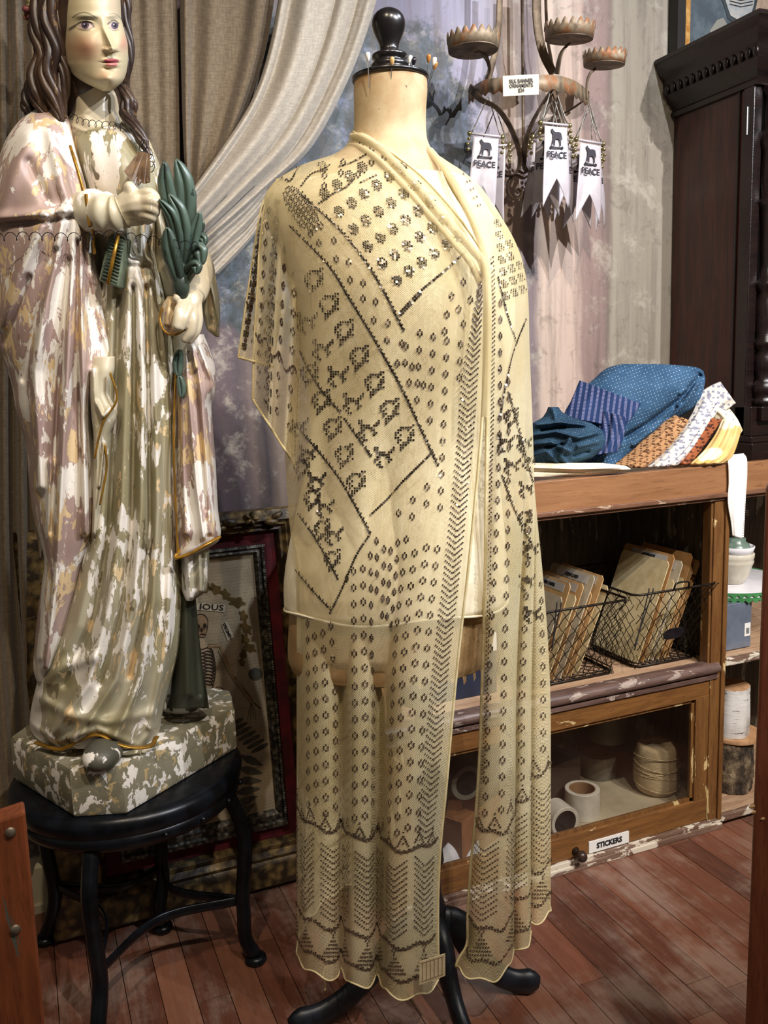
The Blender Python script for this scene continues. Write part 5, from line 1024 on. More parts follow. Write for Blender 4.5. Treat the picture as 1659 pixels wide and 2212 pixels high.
for a, b_ in (((304, 328), [(268, 370), (296, 388)]), ((306, 328), [(294, 386), (304, 396)]), ((312, 328), [(300, 392), (322, 394)]), ((318, 330), [(312, 384), (324, 392)])):
    m_ = MB(); p0 = atD(a[0]-6, a[1], 1.366); p1 = atD(a[0]+6, a[1]+2, 1.364); m_.prism([p0, p1, atD(*b_[1], 1.352), atD((b_[0][0]+b_[1][0])/2, max(b_[0][1], b_[1][1])+3, 1.345), atD(*b_[0], 1.35)], FH*.002); m_.build('petal', LEA, bl)
m_ = MB(); m_.tube(poly([atD(296, 384, 1.352), atD(290, 398, 1.35), atD(284, 410, 1.35)], 8), .0022, 6); m_.build('strap', simple('grey_strap', '8f8a8c', None, rough=.5), bl); m_ = MB(); m_.tube(poly([atD(304, 388, 1.35), atD(298, 400, 1.35), atD(294, 413, 1.35)], 8), .0022, 6); m_.build('strap', simple('grey_strap', '8f8a8c', None, rough=.5), bl)

# ================================================================== BLACK METAL STOOL
BM = simple('black_metal', '0a0c10', '14181f', 30, .3, metal=.35, bump=.08, bsc=120); scx, scy = .128, 1.585
stl = thing('stool', (scx, scy, 0), 'round black metal stool with curved legs carrying the plaster statue', 'stool')
m_ = MB(); m_.lathe([(.0001, .402), (.190, .402), (.200, .398), (.206, .388), (.204, .372), (.196, .36), (.190, .362), (.15, .372), (.0001, .372)], (scx, scy, 0), 56); smoothang(m_.build('seat', BM, stl), 60)
m_ = MB(); m_.lathe([(.180, .372), (.200, .366), (.200, .350), (.193, .340), (.180, .342)], (scx, scy, 0), 56); m_.build('seat_ring', BM, stl, smooth=True)
feet = [np.array([.322, 1.497, 0]), np.array([.022, 1.375, 0]), np.array([-.045, 1.735, 0]), np.array([.175, 1.672, 0])]
ctr = np.array([scx, scy, 0]); mids = []
for ft in feet:
    dv = ft-ctr; L = np.linalg.norm(dv); dv /= L; pr = [(.165, .36), (.185, .33), (.205, .27), (.203, .20), (.196, .14), (.196, .10), (L*.92, .05), (L, .012)]; q_ = 1. if L > .15 else .62; P_ = poly([ctr+dv*a*(q_ if a != L and a != L*.92 else 1.)+[0, 0, z] for a, z in pr], 30)
    m_ = MB(); m_.tube(P_, .0135, 12); lg = m_.build('leg', BM, stl, smooth=True); m_ = MB(); m_.lathe([(.0001, .0), (.018, 0), (.021, .006), (.019, .013), (.013, .016), (.0001, .017)], ft, 18); m_.build('rubber_foot', BM, lg, smooth=True); mids.append(ctr+dv*.190*q_+[0, 0, .128])
for a, b_ in ((0, 1), (0, 3), (2, 1), (2, 3)):
    mid = (mids[a]+mids[b_])/2; mid = mid+(ctr+[0, 0, .128]-mid)*.42; m_ = MB(); m_.tube(poly([mids[a], mid, mids[b_]], 24), .010, 8, flat=.35, up=(0, 0, 1)); m_.build('stretcher', BM, stl, smooth=True)
for k in range(5):
    a = -1.4+k*.35; p = ctr+np.array([.2025*math.cos(a), .2025*math.sin(a), .356]); m_ = MB(); m_.ball(p, .005, 6); m_.build('rivet', BM, stl, smooth=True)

# ================================================================== TEXTILES on the counter
def dots(name, c1, c2, dot, sc, rot=.5, kind='dot', th_=.16):
    t = NT(name); v = t.coord('UV', (1, 1, 1), (0, 0, rot)); base = t.mix(t.step(t.noise(t.coord('Object'), 12, 5), .35, .65), lin(c1), lin(c2))
    if kind == 'dot': m_ = t.step(t.voro(v, sc, rnd=.15), th_, th_-.05)
    elif kind == 'stripe': m_ = t.math('MULTIPLY', t.step(t.wave(v, sc, 0, 0, 'X'), .55, .7), t.step(t.wave(v, sc*4, 0, 0, 'Y'), .3, .5))
    else: m_ = t.math('MAXIMUM', t.math('MULTIPLY', t.step(t.wave(v, sc, 1.5, 1, 'X'), .6, .75), t.step(t.wave(v, sc*1.3, 1.5, 1, 'Y'), .35, .6)), t.step(t.voro(v, sc*1.6, rnd=.1), .2, .14))
    t.base(t.mix(m_, base, lin(dot))); t.pr(Roughness=.85); t.b.inputs['Specular IOR Level'].default_value = .15; t.bump(t.noise(t.coord('Object'), 90, 4), .3, .001); return t.m
BLUE = dots('indigo_dotted_cotton', '31506e', '436485', 'a9bccb', 44, .35); BLUE2 = dots('dark_indigo_cotton', '1f3549', '2c475c', '7f99a8', 70, .2); NAVY = dots('navy_striped_cotton', '1c2c50', '263a63', '77789a', 26, .25, 'stripe')
BRN = dots('brown_block_print', 'a67c56', 'b98f68', '5c3f2c', 30, .6, 'print'); WHP = dots('white_printed_cotton', 'd8d0c4', 'ebe6de', '8f8fa0', 24, .6, 'print'); RST = dots('rust_block_print', 'a3603c', '8a4c30', '4a2a20', 24, .6, 'print'); YEL = dots('ochre_cotton', 'd2a85c', 'e3c48c', 'f0e2c0', 12, .2, 'dot', .3); CRM = dots('cream_cotton', 'ded2b4', 'f0e8d2', '8b8f98', 60, .5)
def cloth(name, lb, fn, loc, group=None):
    t_ = thing(name, loc, lb, 'cloth', group); fn(t_); return t_
TG = 'folded cloths heaped on the counter'
cloth('folded_cloth', 'large folded blue dotted cloth on top of the heap', lambda p: relief('cloth_body', [(786, 1345, 1420, 1.97, .02), (790, 1322, 1500, 1.97, .035), (800, 1302, 1519, 1.97, .05), (818, 1284, 1524, 1.97, .06), (838, 1258, 1521, 1.97, .065), (862, 1236, 1513, 1.97, .065), (885, 1222, 1494, 1.97, .065), (905, 1214, 1462, 1.97, .065), (925, 1220, 1436, 1.96, .06), (945, 1236, 1404, 1.955, .055), (965, 1260, 1376, 1.95, .05), (985, 1262, 1356, 1.94, .04), (1004, 1240, 1342, 1.92, .03)],
    [([(1512, 812), (1470, 862), (1400, 915), (1350, 945)], 5, -.022), ([(1505, 830), (1480, 872), (1420, 925), (1370, 962)], 6, .014), ([(1500, 802), (1518, 815), (1505, 845)], 5, -.012), ([(1460, 880), (1420, 930)], 4, -.014), ([(1330, 800), (1260, 860)], 14, .008), ([(1480, 800), (1380, 900)], 30, .012), ([(1340, 960), (1290, 990)], 5, .008), ([(1470, 850), (1482, 842)], 4, .01)], BLUE, p, 150, 120, .8, uvs=1/300.), atD(1370, 1000, 1.97), TG)
cloth('striped_cloth', 'navy striped cloth end draped over the left of the blue heap', lambda p: (patch('cloth_band', [(1252, 822), (1236, 860), (1219, 900)], [(1384, 872), (1366, 900), (1345, 925)], [1.915, 1.90, 1.89], [1.895, 1.885, 1.875], NAVY, p, 40, 30, .012, [(.25, .06, .004), (.55, .06, .004), (.8, .06, .005)], .003), patch('cloth_end', [(1296, 885), (1292, 935), (1280, 984)], [(1352, 900), (1346, 945), (1332, 976)], [1.88, 1.873, 1.868], [1.878, 1.87, 1.866], NAVY, p, 40, 24, .006, [(.2, .08, .008), (.55, .08, .008), (.85, .08, .006)], .003)), atD(1300, 960, 1.885), TG)
cloth('crumpled_cloth', 'crumpled dark teal dotted cloth beside the shawl edge', lambda p: relief('cloth_body', [(879, 1184, 1206, 1.86, .015), (890, 1180, 1214, 1.86, .025), (902, 1172, 1236, 1.86, .035), (914, 1150, 1278, 1.86, .045), (930, 1138, 1302, 1.86, .05), (950, 1132, 1308, 1.86, .055), (970, 1130, 1302, 1.86, .055), (990, 1130, 1280, 1.86, .05), (1003, 1135, 1250, 1.86, .04), (1014, 1150, 1215, 1.86, .02)],
    [([(1160, 918), (1210, 912), (1262, 918)], 4, .016), ([(1150, 940), (1200, 932), (1250, 945), (1290, 935)], 5, .016), ([(1150, 960), (1190, 955), (1230, 975)], 5, .014), ([(1230, 950), (1210, 985), (1228, 1005)], 5, .016), ([(1150, 985), (1180, 975), (1205, 1000)], 5, .013), ([(1250, 965), (1290, 955)], 5, .012), ([(1170, 930), (1220, 922)], 3, -.018), ([(1180, 966), (1215, 960)], 3, -.014), ([(1240, 985), (1270, 975)], 4, -.012), ([(1195, 885), (1200, 905)], 6, .01)], BLUE2, p, 120, 90, .8, uvs=1/260.), atD(1220, 1010, 1.86), TG)
cloth('printed_cloth', 'white cloth with small dark print lying flat along the tray edge', lambda p: relief('cloth_body', [(1000, 1150, 1300, 1.83, .02), (1006, 1140, 1352, 1.82, .03), (1014, 1134, 1364, 1.82, .034), (1022, 1132, 1330, 1.82, .03), (1030, 1136, 1230, 1.815, .02)], [([(1140, 1010), (1250, 1013), (1340, 1010)], 2.5, .006), ([(1140, 1018), (1260, 1020)], 2.5, -.006)], CRM, p, 100, 40, .6), atD(1240, 1028, 1.82), TG)
cloth('brown_printed_cloth', 'brown block-printed cloth slanting below the blue heap', lambda p: patch('cloth_body', [(1449, 896), (1404, 938), (1366, 975), (1326, 1006)], [(1488, 908), (1462, 945), (1430, 980), (1392, 1010)], [1.945, 1.93, 1.915, 1.90], [1.92, 1.905, 1.895, 1.885], BRN, p, 50, 30, .012, [(.45, .04, .005), (.6, .03, -.006), (.85, .05, .005)], .006), atD(1400, 1006, 1.90), TG)
cloth('white_printed_cloth', 'white patterned cloth slanting between brown and rust cloths', lambda p: (patch('cloth_body', [(1510, 862), (1490, 905), (1450, 955), (1398, 1010)], [(1560, 872), (1530, 915), (1500, 965), (1462, 1004)], [1.97, 1.945, 1.925, 1.895], [1.955, 1.93, 1.91, 1.895], WHP, p, 50, 30, .014, [(.3, .05, .006), (.6, .05, -.006), (.85, .05, .006)], .006), patch('cloth_fold', [(1505, 856), (1530, 838), (1556, 826)], [(1540, 900), (1568, 885), (1588, 870)], 1.98, 1.955, WHP, p, 30, 24, .014, [(.3, .06, .005), (.7, .06, .005)], .006)), atD(1470, 1004, 1.91), TG)
cloth('rust_printed_cloth', 'rust-coloured block-printed cloth, narrow band right of the white cloth', lambda p: patch('cloth_body', [(1524, 903), (1506, 935), (1485, 970), (1468, 1003)], [(1558, 906), (1535, 940), (1508, 978), (1486, 1003)], [1.945, 1.93, 1.915, 1.90], [1.94, 1.925, 1.91, 1.895], RST, p, 40, 20, .008, [(.5, .1, .004)], .006), atD(1490, 1000, 1.91), TG)
cloth('ochre_cloth', 'ochre and cream cloth at the right end of the heap', lambda p: (patch('cloth_body', [(1562, 905), (1545, 940), (1520, 975), (1492, 1003)], [(1600, 925), (1592, 955), (1580, 985), (1560, 1000)], [1.95, 1.935, 1.92, 1.90], [1.945, 1.935, 1.925, 1.915], YEL, p, 40, 30, .012, [(.2, .06, .006), (.5, .06, .007), (.8, .06, .006)], .006), patch('cloth_fold', [(1548, 862), (1570, 880), (1590, 905), (1602, 930)], [(1540, 900), (1555, 915), (1570, 940), (1580, 965)], 1.965, 1.955, CRM, p, 30, 20, .01, [(.5, .1, .006)], .006)), atD(1550, 1002, 1.91), TG)
LACE = simple('white_lace', 'e4dfd8', 'f4f1ec', 60, .8, bump=.4, bsc=220); lc = thing('lace_strip', atY(1592, 1160, 1.483), 'white crocheted lace strip hanging over the tray lip', 'lace')
patch('lace_band', [(1566, 984), (1572, 996), (1574, 1040), (1572, 1085), (1579, 1130), (1582, 1158)], [(1606, 980), (1613, 994), (1613, 1040), (1609, 1085), (1607, 1130), (1604, 1164)], [1.50, 1.484, 1.483, 1.483, 1.484, 1.485], [1.50, 1.484, 1.483, 1.483, 1.484, 1.485], LACE, lc, 50, 16, .003, [(.3, .1, .002), (.7, .1, .002)], .002, True)
m_ = MB()
for i in range(44):
    y = 1000+i*3.7; xr_ = np.interp(y, [1000, 1085, 1164], [1613, 1609, 1605]); m_.ball(atY(xr_, y, 1.482), .0018, 4)
tag(m_.build('picot_edge', LACE, lc, smooth=True), kind='stuff')

# ================================================================== WIRE BASKETS of cards
IRON = simple('blackened_wire', '1c1814', '352c24', 60, .45, metal=.7)
def basket(lb, B, T, z0, z1, plate=None, handle=None):
    t_ = thing('wire_basket', ((B[0]+B[1])/2, (B[2]+B[3])/2, z0), lb, 'basket', 'wire baskets of cards'); m_ = MB(); y0 = T[2]
    def cr(z): f = (z-z0)/(z1-z0); x0, x1, ya, yb = [a*(1-f)+b_*f for a, b_ in zip(B, T)]; return [(x0, ya, z), (x1, ya, z), (x1, yb, z), (x0, yb, z)]
    def ring(z, r, nm):
        c = cr(z); P_ = []
        for k in range(4):
            a, b_ = np.array(c[k]), np.array(c[(k+1) % 4]); d_ = (b_-a)/np.linalg.norm(b_-a); P_ += [a+d_*.012, (a+b_)/2, b_-d_*.012]
        mm = MB(); mm.tube(P_, r, 8, closed=True, up=(0, 0, 1)); mm.build(nm, IRON, t_, smooth=True)
    ring(z1, .0028, 'rim'); ring(z0+.003, .0032, 'base_ring'); ring(z0+.012, .0016, 'base_ring')
    def wall(a0, a1, b0, b1, nu):
        a0, a1, b0, b1 = map(np.array, (a0, a1, b0, b1))
        for k in range(-nu, nu+1):
            for sgn in (1, -1):
                pts = []
                for j in range(17):
                    v = j/16.; u = (k/nu)+sgn*v*.62+(0 if sgn > 0 else .62); 
                    if 0 <= u <= 1: w_ = .0016*(1 if j % 2 else -1); p = (a0*(1-u)+a1*u)*(1-v)+(b0*(1-u)+b1*u)*v; pts.append(p+(a1-a0)/np.linalg.norm(a1-a0)*w_)
                if len(pts) > 1: m_.tube(pts, .0009, 4)
    c, d = cr(z0), cr(z1)
    for k, nu in ((0, 8), (1, 9), (2, 8), (3, 9)): wall(c[k], c[(k+1) % 4], d[k], d[(k+1) % 4], nu)
    wall(c[0], c[1], c[3], c[2], 8); tag(m_.build('wire_mesh', IRON, t_, smooth=True), kind='stuff')
    if handle: hx = handle; mm = MB(); mm.tube(poly([(hx-.02, y0-.002, z1), (hx-.019, y0-.005, z1+.012), (hx-.012, y0-.005, z1+.016), (hx+.012, y0-.005, z1+.016), (hx+.019, y0-.005, z1+.012), (hx+.02, y0-.002, z1)], 30), .0022, 8); mm.build('handle', IRON, t_, smooth=True)
    if plate: px_, pz_ = plate; mm = MB(); w_, h_ = .030, .0145; mm.prism([(px_+a*w_, y0+.022+b_*-.006, pz_+b_*h_) for a, b_ in ((-1, -.1), (-.8, -.8), (-.5, -1), (.5, -1), (.8, -.8), (1, -.1), (1, .1), (.8, .8), (.5, 1), (-.5, 1), (-.8, .8), (-1, .1))], (0, .0015, 0)); mm.build('number_plate', simple('dark_zinc', '33323a', '44434c', 60, .4, metal=.8), t_)
    return t_
zs = .406; b2l = 1.256
basket('left wire mesh basket of cards, nearest the shawl', (.965, 1.190, 1.56, 1.73), (.945, 1.176, 1.488, 1.78), zs, .596); basket('right wire mesh basket of cards, with a small metal plate', (1.252, 1.425, 1.56, 1.73), (1.190, 1.420, 1.486, 1.78), zs, .602, plate=(float(atY(1453, 1367, 1.513)[0]), float(atY(1453, 1367, 1.513)[2])), handle=float(atY(1473, 1265, 1.482)[0]))
MAN = [simple('manila_card', 'd0ab78', 'c29a66', 40, .75), simple('cream_card', 'dccba0', 'cdb98a', 40, .75), simple('kraft_card', 'c0935e', 'b08450', 40, .75), simple('grey_card', 'b8ab92', 'c4b79d', 40, .75)]; LBLP = simple('strip_label', 'b9b4ae', None, rough=.7)
def card(lb, xb, y0, w_, h_, lean, mt, txt=None, th=.0016, grp=None, sh=0., hole=True):
    t_ = thing('divider_card', (xb, y0+w_/2, zs+.008), lb, 'card', grp); dz = np.array([math.sin(lean), 0, math.cos(lean)]); nx = np.array([math.cos(lean), 0, -math.sin(lean)]); o = np.array([xb, y0, zs+.008]); yv = np.array([0, 1, 0.])
    m_ = MB(); r_ = .008; pl = [o, o+yv*w_, o+yv*w_+dz*(h_-r_), o+yv*(w_-r_)+dz*h_, o+yv*r_+dz*h_, o+dz*(h_-r_)]; m_.prism(pl, nx*th); m_.build('card_sheet', mt, t_)
    if txt:
        m_ = MB(); a = o+yv*(w_*.12+sh)+dz*(h_-.024)-nx*.0005; m_.prism([a, a+yv*w_*.7, a+yv*w_*.7+dz*.018, a+dz*.018], -nx*.0003); lb_ = m_.build('strip_label', LBLP, t_)
        text('lettering', txt, .0095, BLK, lb_, a+yv*w_*.35+dz*.009-nx*.0011, -yv, dz, .03, min(1., 9./len(txt)))
    return t_
ang = [.42, .40, .44, .41, .43, .40, .42, .45]
for i, (x, w_, h_, k, tx, lb) in enumerate([(.985, .150, .150, 3, None, 'pale grey card at the left of the left basket'), (1.000, .165, .172, 0, 'CLOSED / CONTROL', 'manila card with a long printed strip, left basket, second from the left'), (1.018, .14, .150, 1, None, 'cream card with punched hole in the left basket'), (1.034, .17, .168, 0, 'EAT/ME', 'manila card with short label in the middle of the left basket'), (1.052, .17, .182, 3, 'OPEN/CLOSED', 'grey-labelled card standing highest in the left basket'), (1.066, .13, .150, 0, None, 'plain manila card behind the mesh, left basket'), (1.080, .17, .178, 0, 'ON', 'manila card with a tiny label right of the grey-labelled one'), (1.096, .13, .160, 1, None, 'plain cream card at the right of the left basket')]): card(lb, x-.0, 1.567, w_, h_*1.32, ang[i]-.03, MAN[k], tx, grp='divider cards in the left basket')
for i, (x, w_, h_, k, tx, lb) in enumerate([(b2l+.006, .17, .205, 1, None, 'plain pale card at the left of the right basket'), (b2l+.022, .18, .215, 2, 'JAN 31 PAPER PATCHES', 'brown card with dark hand-stamped heading, right basket'), (b2l+.036, .12, .165, 1, None, 'short cream card in the right basket'), (b2l+.050, .17, .200, 3, 'RAILWAY', 'grey card with short stamped label, right basket'), (b2l+.066, .12, .165, 1, None, 'plain cream card behind the metal plate'), (b2l+.076, .18, .212, 2, None, 'tall plain brown card at the back of the right basket'), (b2l+.084, .13, .178, 0, None, 'plain manila card, right-hand end of the right basket'), (b2l+.092, .16, .20, 2, None, 'tall kraft card farthest right in the right basket')]): card(lb, x, 1.567, w_, h_*1.2, ang[i]-.05, MAN[k], tx, grp='divider cards in the right basket')
for nm, (a, b_), lb in (('hook', ((1203, 1305), (1193, 1402)), 'black wire hook hung on the left basket front'), ('hook', ((1402, 1275), (1372, 1400)), 'black wire hook hung on the right basket front')):
    Yh = 1.484; t_ = thing('wire_hook', atY(*b_, Yh), lb, 'hook'); 
    for dx in (0, 9): m_ = MB(); p0, p1 = atY(a[0]+dx, a[1], Yh), atY(b_[0], b_[1]-dx, Yh); m_.tube([p0+[0, 0, .004], p0, p1, p1-[.002, 0, .004]], .0013, 6); m_.build('wire', BLK, t_, smooth=True)

# ================================================================== INSIDE THE GLASS DOOR
zf = .050; WHT = simple('white_tape', 'd0cdc4', 'c2beb2', 30, .45); KRF = simple('kraft_core', '8a6a4a', None, rough=.8); DTP = simple('clear_tape', '6d6a5e', '5f5c52', 30, .3)
def ringobj(name, lb, c, r0, r1, h, axis, mt, grp=None, core=KRF):
    t_ = thing(name, c, lb, 'tape roll', 'tape rolls in the glass cabinet'); R = np.eye(3) if axis == 'Z' else (np.array([[1, 0, 0], [0, 0, 1], [0, 1, 0]]) if axis == 'Y' else None)
    base = np.array(c, float)+([0, 0, 0] if axis == 'Z' else [0, 0, r1])
    m_ = MB(); m_.lathe([(r0, 0), (r1-.001, 0), (r1, .001), (r1, h-.001), (r1-.001, h), (r0, h), (r0, 0)], base, 44, R=R); o = m_.build('tape', mt, t_); smoothang(o, 40)
    m_ = MB(); m_.lathe([(r0-.0025, .0005), (r0, .0005), (r0, h-.0005), (r0-.0025, h-.0005), (r0-.0025, .0005)], base, 44, R=R); smoothang(m_.build('cardboard_core', core, t_), 40)
c1 = atY(1216, 1766, 1.55); ringobj('tape_roll', 'white tape roll on its side, hole facing out behind the glass', (c1[0], 1.54, zf), .028, .036, .05, 'Y', WHT, None, WHT)
c2 = atZ(1283, 1778, zf); ringobj('tape_roll', 'white tape roll standing upright beside the twine cone', (c2[0], 1.61, zf), .031, .0405, .066, 'Z', WHT)
ringobj('tape_roll', 'large clear tape roll at the back of the glass cabinet', (float(atY(1312, 1600, 1.77)[0]), 1.77, zf+.09), .032, .050, .085, 'Z', DTP); ringobj('tape_roll', 'dark tape roll under the large clear roll', (float(atY(1300, 1680, 1.75)[0]), 1.765, zf), .030, .046, .06, 'Z', DTP)
c5 = atY(1000, 1655, 1.64); ringobj('tape_roll', 'clear tape roll leaning behind the shawl opening', (c5[0], 1.62, zf+.10), .028, .040, .05, 'Y', DTP)
tw_ = thing('twine_cone', (float(atY(1417, 1700, 1.63)[0]), 1.63, zf), 'tall cone of natural string wound in bands', 'string'); TWM = NT('twine'); v = TWM.coord('Object'); TWM.base(TWM.mix(TWM.step(TWM.noise(v, 40, 4), .3, .7), lin('b3a07c'), lin('cdbb97'))); TWM.pr(Roughness=.85); TWM.bump(TWM.wave(v, 160, 1.5, 2, 'Z'), .6, .0012); TWM = TWM.m
m_ = MB(); bx_ = tw_.location; m_.lathe([(.0001, .002), (.040, 0), (.048, .008), (.054, .025), (.055, .05), (.052, .08), (.051, .105), (.048, .116), (.044, .121), (.012, .124), (.010, .10), (.0001, .10)], (bx_[0], bx_[1], zf), 48); m_.build('wound_string', TWM, tw_, smooth=True)
for k, (z0, tl, ph) in enumerate([(.028, .22, 0), (.045, -.18, 1), (.062, .25, 2.2), (.078, -.2, 3), (.095, .15, 4.), (.052, .3, 5.)]):
    m_ = MB(); m_.tube([(bx_[0]+.0555*math.cos(t), bx_[1]+.0555*math.sin(t), zf+z0+.05*tl*math.sin(t+ph)*1.) for t in np.linspace(0, 2*math.pi, 50, endpoint=False)], .0011, 5, closed=True); m_.build('loose_strand', TWM, tw_, smooth=True)
CBD = simple('dark_cardboard', '3f3126', '332720', 20, .85); CB2 = simple('cardboard', '8f6038', '7c5230', 20, .85)
def carton(lb, x0, y0, z0, x1, y1, z1, mt, rot=0., name='cardboard_box', op=True, cat='box', t=.003):
    cx, cy = (x0+x1)/2, (y0+y1)/2; t_ = thing(name, (cx, cy, z0), lb, cat); R = np.array([[math.cos(rot), -math.sin(rot), 0], [math.sin(rot), math.cos(rot), 0], [0, 0, 1]]); pv = (cx, cy, z0)
    for q in ((x0, y0, z0, x1, y0+t, z1), (x0, y1-t, z0, x1, y1, z1), (x0, y0+t, z0, x0+t, y1-t, z1), (x1-t, y0+t, z0, x1, y1-t, z1)): m_ = MB(); m_.box(*q, R=R, piv=pv); m_.build('wall_panel', mt, t_)
    m_ = MB(); m_.box(x0+t, y0+t, z0, x1-t, y1-t, z0+t, R=R, piv=pv); m_.build('bottom_panel', mt, t_)
    if not op: m_ = MB(); m_.box(x0-.001, y0-.001, z1, x1+.001, y1+.001, z1+t, R=R, piv=pv); m_.build('lid', mt, t_)
    return t_
carton('open dark cardboard box beside the upright tape roll', 1.06, 1.66, zf, 1.17, 1.78, zf+.11, CBD, .25); cA = carton('slanted brown cardboard box seen through the shawl opening', .74, 1.58, zf, .95, 1.72, zf+.10, CB2, .5)
pp = thing('paper_sheet', (.80, 1.54, zf), 'curled white paper sheet in the glass cabinet, behind the shawl opening', 'paper'); patch('sheet', [(940, 1852), (985, 1800), (1025, 1760)], [(950, 1880), (1000, 1868), (1040, 1856)], [1.56, 1.58, 1.62], [1.54, 1.54, 1.54], simple('white_paper', 'c9ccd6', None, rough=.6), pp, 20, 12, .006, (), .001, True)
NB = simple('navy_board', '161b2c', '1e2438', 20, .6)
fb = carton('dark navy file box with white label behind the shawl', .70, 1.58, .406, .90, 1.78, .56, NB, 0., 'file_box', False); m_ = MB(); m_.box(.70, 1.578, .500, .90, 1.580, .54); lb_ = m_.build('white_label', CARD, fb); text('lettering', 'PAPER GOODS', .02, BLK, lb_, (.80, 1.5775, .52), (1, 0, 0), (0, 0, 1), .02, .9)

# ================================================================== RIGHT-HAND OPEN SHELVES
CER = simple('pale_glaze', 'b9b1a0', 'cdc6b6', 20, .25); CERW = simple('white_glaze', 'cfccd0', 'dcd9da', 20, .25)
gb = thing('grey_box', (1.495, 1.58, z1+.002), 'blue-grey shrink-wrapped box with a barcode sticker on the right shelf', 'box'); gx0, gx1 = 1.456, float(atY(1622, 1380, 1.53)[0]); gz = float(atY(1600, 1302, 1.53)[2])
m_ = MB(); m_.box(gx0+.002, 1.53, z1+.002, gx1, 1.66, gz); m_.build('carton', simple('blue_grey_wrap', '59616e', '646c7a', 20, .2, spec=.7), gb, bevel=.002); m_ = MB(); xa_, xb_ = gx1-.022, gx1-.004; m_.box(xa_, 1.5285, z1+.030, xb_, 1.5295, z1+.062); sk = m_.build('barcode_sticker', CARD, gb)
for k, w_ in enumerate((1, .5, 1, .5, .7, 1)): m_ = MB(); m_.box(xa_+.005+k*.0016, 1.5280, z1+.036, xa_+.005+k*.0016+.0009*w_, 1.5285, z1+.050); m_.build('bar', BLK, sk)
m_ = MB(); m_.box(gx0+.014, 1.5285, z1+.054, gx0+.024, 1.5295, z1+.066); em = m_.build('emblem', BLK, gb); m_ = MB(); m_.lathe([(.0022, 0), (.0038, 0), (.0038, .0004), (.0022, .0004), (.0022, 0)], (gx0+.019, 1.5283, z1+.060), 16, R=[[1, 0, 0], [0, 0, 1], [0, 1, 0]]); m_.build('ring_mark', CARD, em)
cx_, cy_ = 1.608, 1.664; zc_ = float(atY(1600, 1276, 1.56)[2])
st2 = thing('cake_stand', (cx_, cy_, z1+.002), 'pale cake stand edged with green scalloped trim on the right shelf', 'stand'); m_ = MB(); m_.lathe([(.0001, z1+.002), (.055, z1+.002), (.056, z1+.01), (.05, z1+.03), (.052, z1+.06), (.046, z1+.075), (.05, zc_-.022), (.0001, zc_-.022)], (cx_, cy_, 0), 36); m_.build('pedestal', CERW, st2, smooth=True)
m_ = MB(); m_.lathe([(.0001, zc_-.022), (.145, zc_-.020), (.15, zc_-.014), (.15, zc_), (.146, zc_+.002), (.0001, zc_+.002)], (cx_, cy_, 0), 56); smoothang(m_.build('plate', CERW, st2), 40); GRN = simple('green_trim', '2f6a3c', '3f8048', 30, .6); m_ = MB()
for k in range(56):
    a, b_ = 2*math.pi*k/56, 2*math.pi*(k+1)/56; r_ = .152; p = lambda t, z: (cx_+r_*math.cos(t), cy_+r_*math.sin(t), z)
    for zz_, h_ in ((zc_-.002, .008), (zc_-.014, .008)): m_.prism([p(a, zz_), p(b_, zz_), p((a+b_)/2+.0, zz_-h_)], (math.cos(a)*.001, math.sin(a)*.001, 0)); m_.prism([p(a, zz_), p(b_, zz_), p(b_, zz_+.005), p(a, zz_+.005)], (math.cos(a)*.001, math.sin(a)*.001, 0))
tag(m_.build('scalloped_trim', GRN, st2), kind='stuff')
def bowl(lb, c, pr, mt, name='bowl'): t_ = thing(name, c, lb, 'bowl', 'bowls stacked on the cake stand'); m_ = MB(); m_.lathe(pr, c, 44); m_.build('bowl_body', mt, t_, smooth=True); return t_
bc = (float(atY(1598, 1220, 1.60)[0]), 1.62, zc_+.003); bowl('pale ribbed bowl on the cake stand', bc, [(.0001, .0), (.022, .0), (.026, .004), (.036, .02), (.043, .045), (.046, .052), (.047, .056), (.045, .060), (.047, .064), (.048, .075), (.044, .078), (.040, .05), (.02, .01), (.0001, .008)], CER)
bowl('whitish bowl nested in the pale ribbed bowl', (bc[0]+.003, bc[1], bc[2]+.052), [(.0001, 0), (.024, 0), (.036, .014), (.043, .03), (.046, .040), (.043, .042), (.04, .03), (.02, .008), (.0001, .006)], CERW)
bowl('small greenish jar on top of the stacked bowls', (bc[0]+.006, bc[1], bc[2]+.062), [(.0001, 0), (.026, 0), (.034, .01), (.036, .022), (.030, .036), (.022, .042), (.022, .05), (.0001, .05)], simple('green_glaze', '5c6e62', '6f8074', 30, .3), 'jar')
BIR = NT('birch_bark'); v = BIR.coord('Object', (1, 1, 5)); BIR.base(BIR.mix(BIR.step(BIR.noise(v, 26, 5, .6), .60, .66), BIR.mix(BIR.step(BIR.noise(BIR.coord('Object'), 14, 5), .4, .7), lin('d2cec8'), lin('a8a096')), lin('2e2622'))); BIR.pr(Roughness=.7); BIR.bump(BIR.noise(v, 30, 5), .4, .002); BIR = BIR.m
BRK = NT('dark_bark'); v = BRK.coord('Object', (1, 1, .6)); BRK.base(BRK.ramp(BRK.noise(v, 34, 7, .7), [(.35, '1f1812'), (.5, '4a3a2a'), (.6, '7c6a50'), (.72, 'a8977a')])); BRK.pr(Roughness=.85); BRK.bump(BRK.noise(v, 34, 7, .7), 1., .012); BRK = BRK.m; CUTW = simple('cut_wood', 'b98f68', 'a57c56', 60, .7)
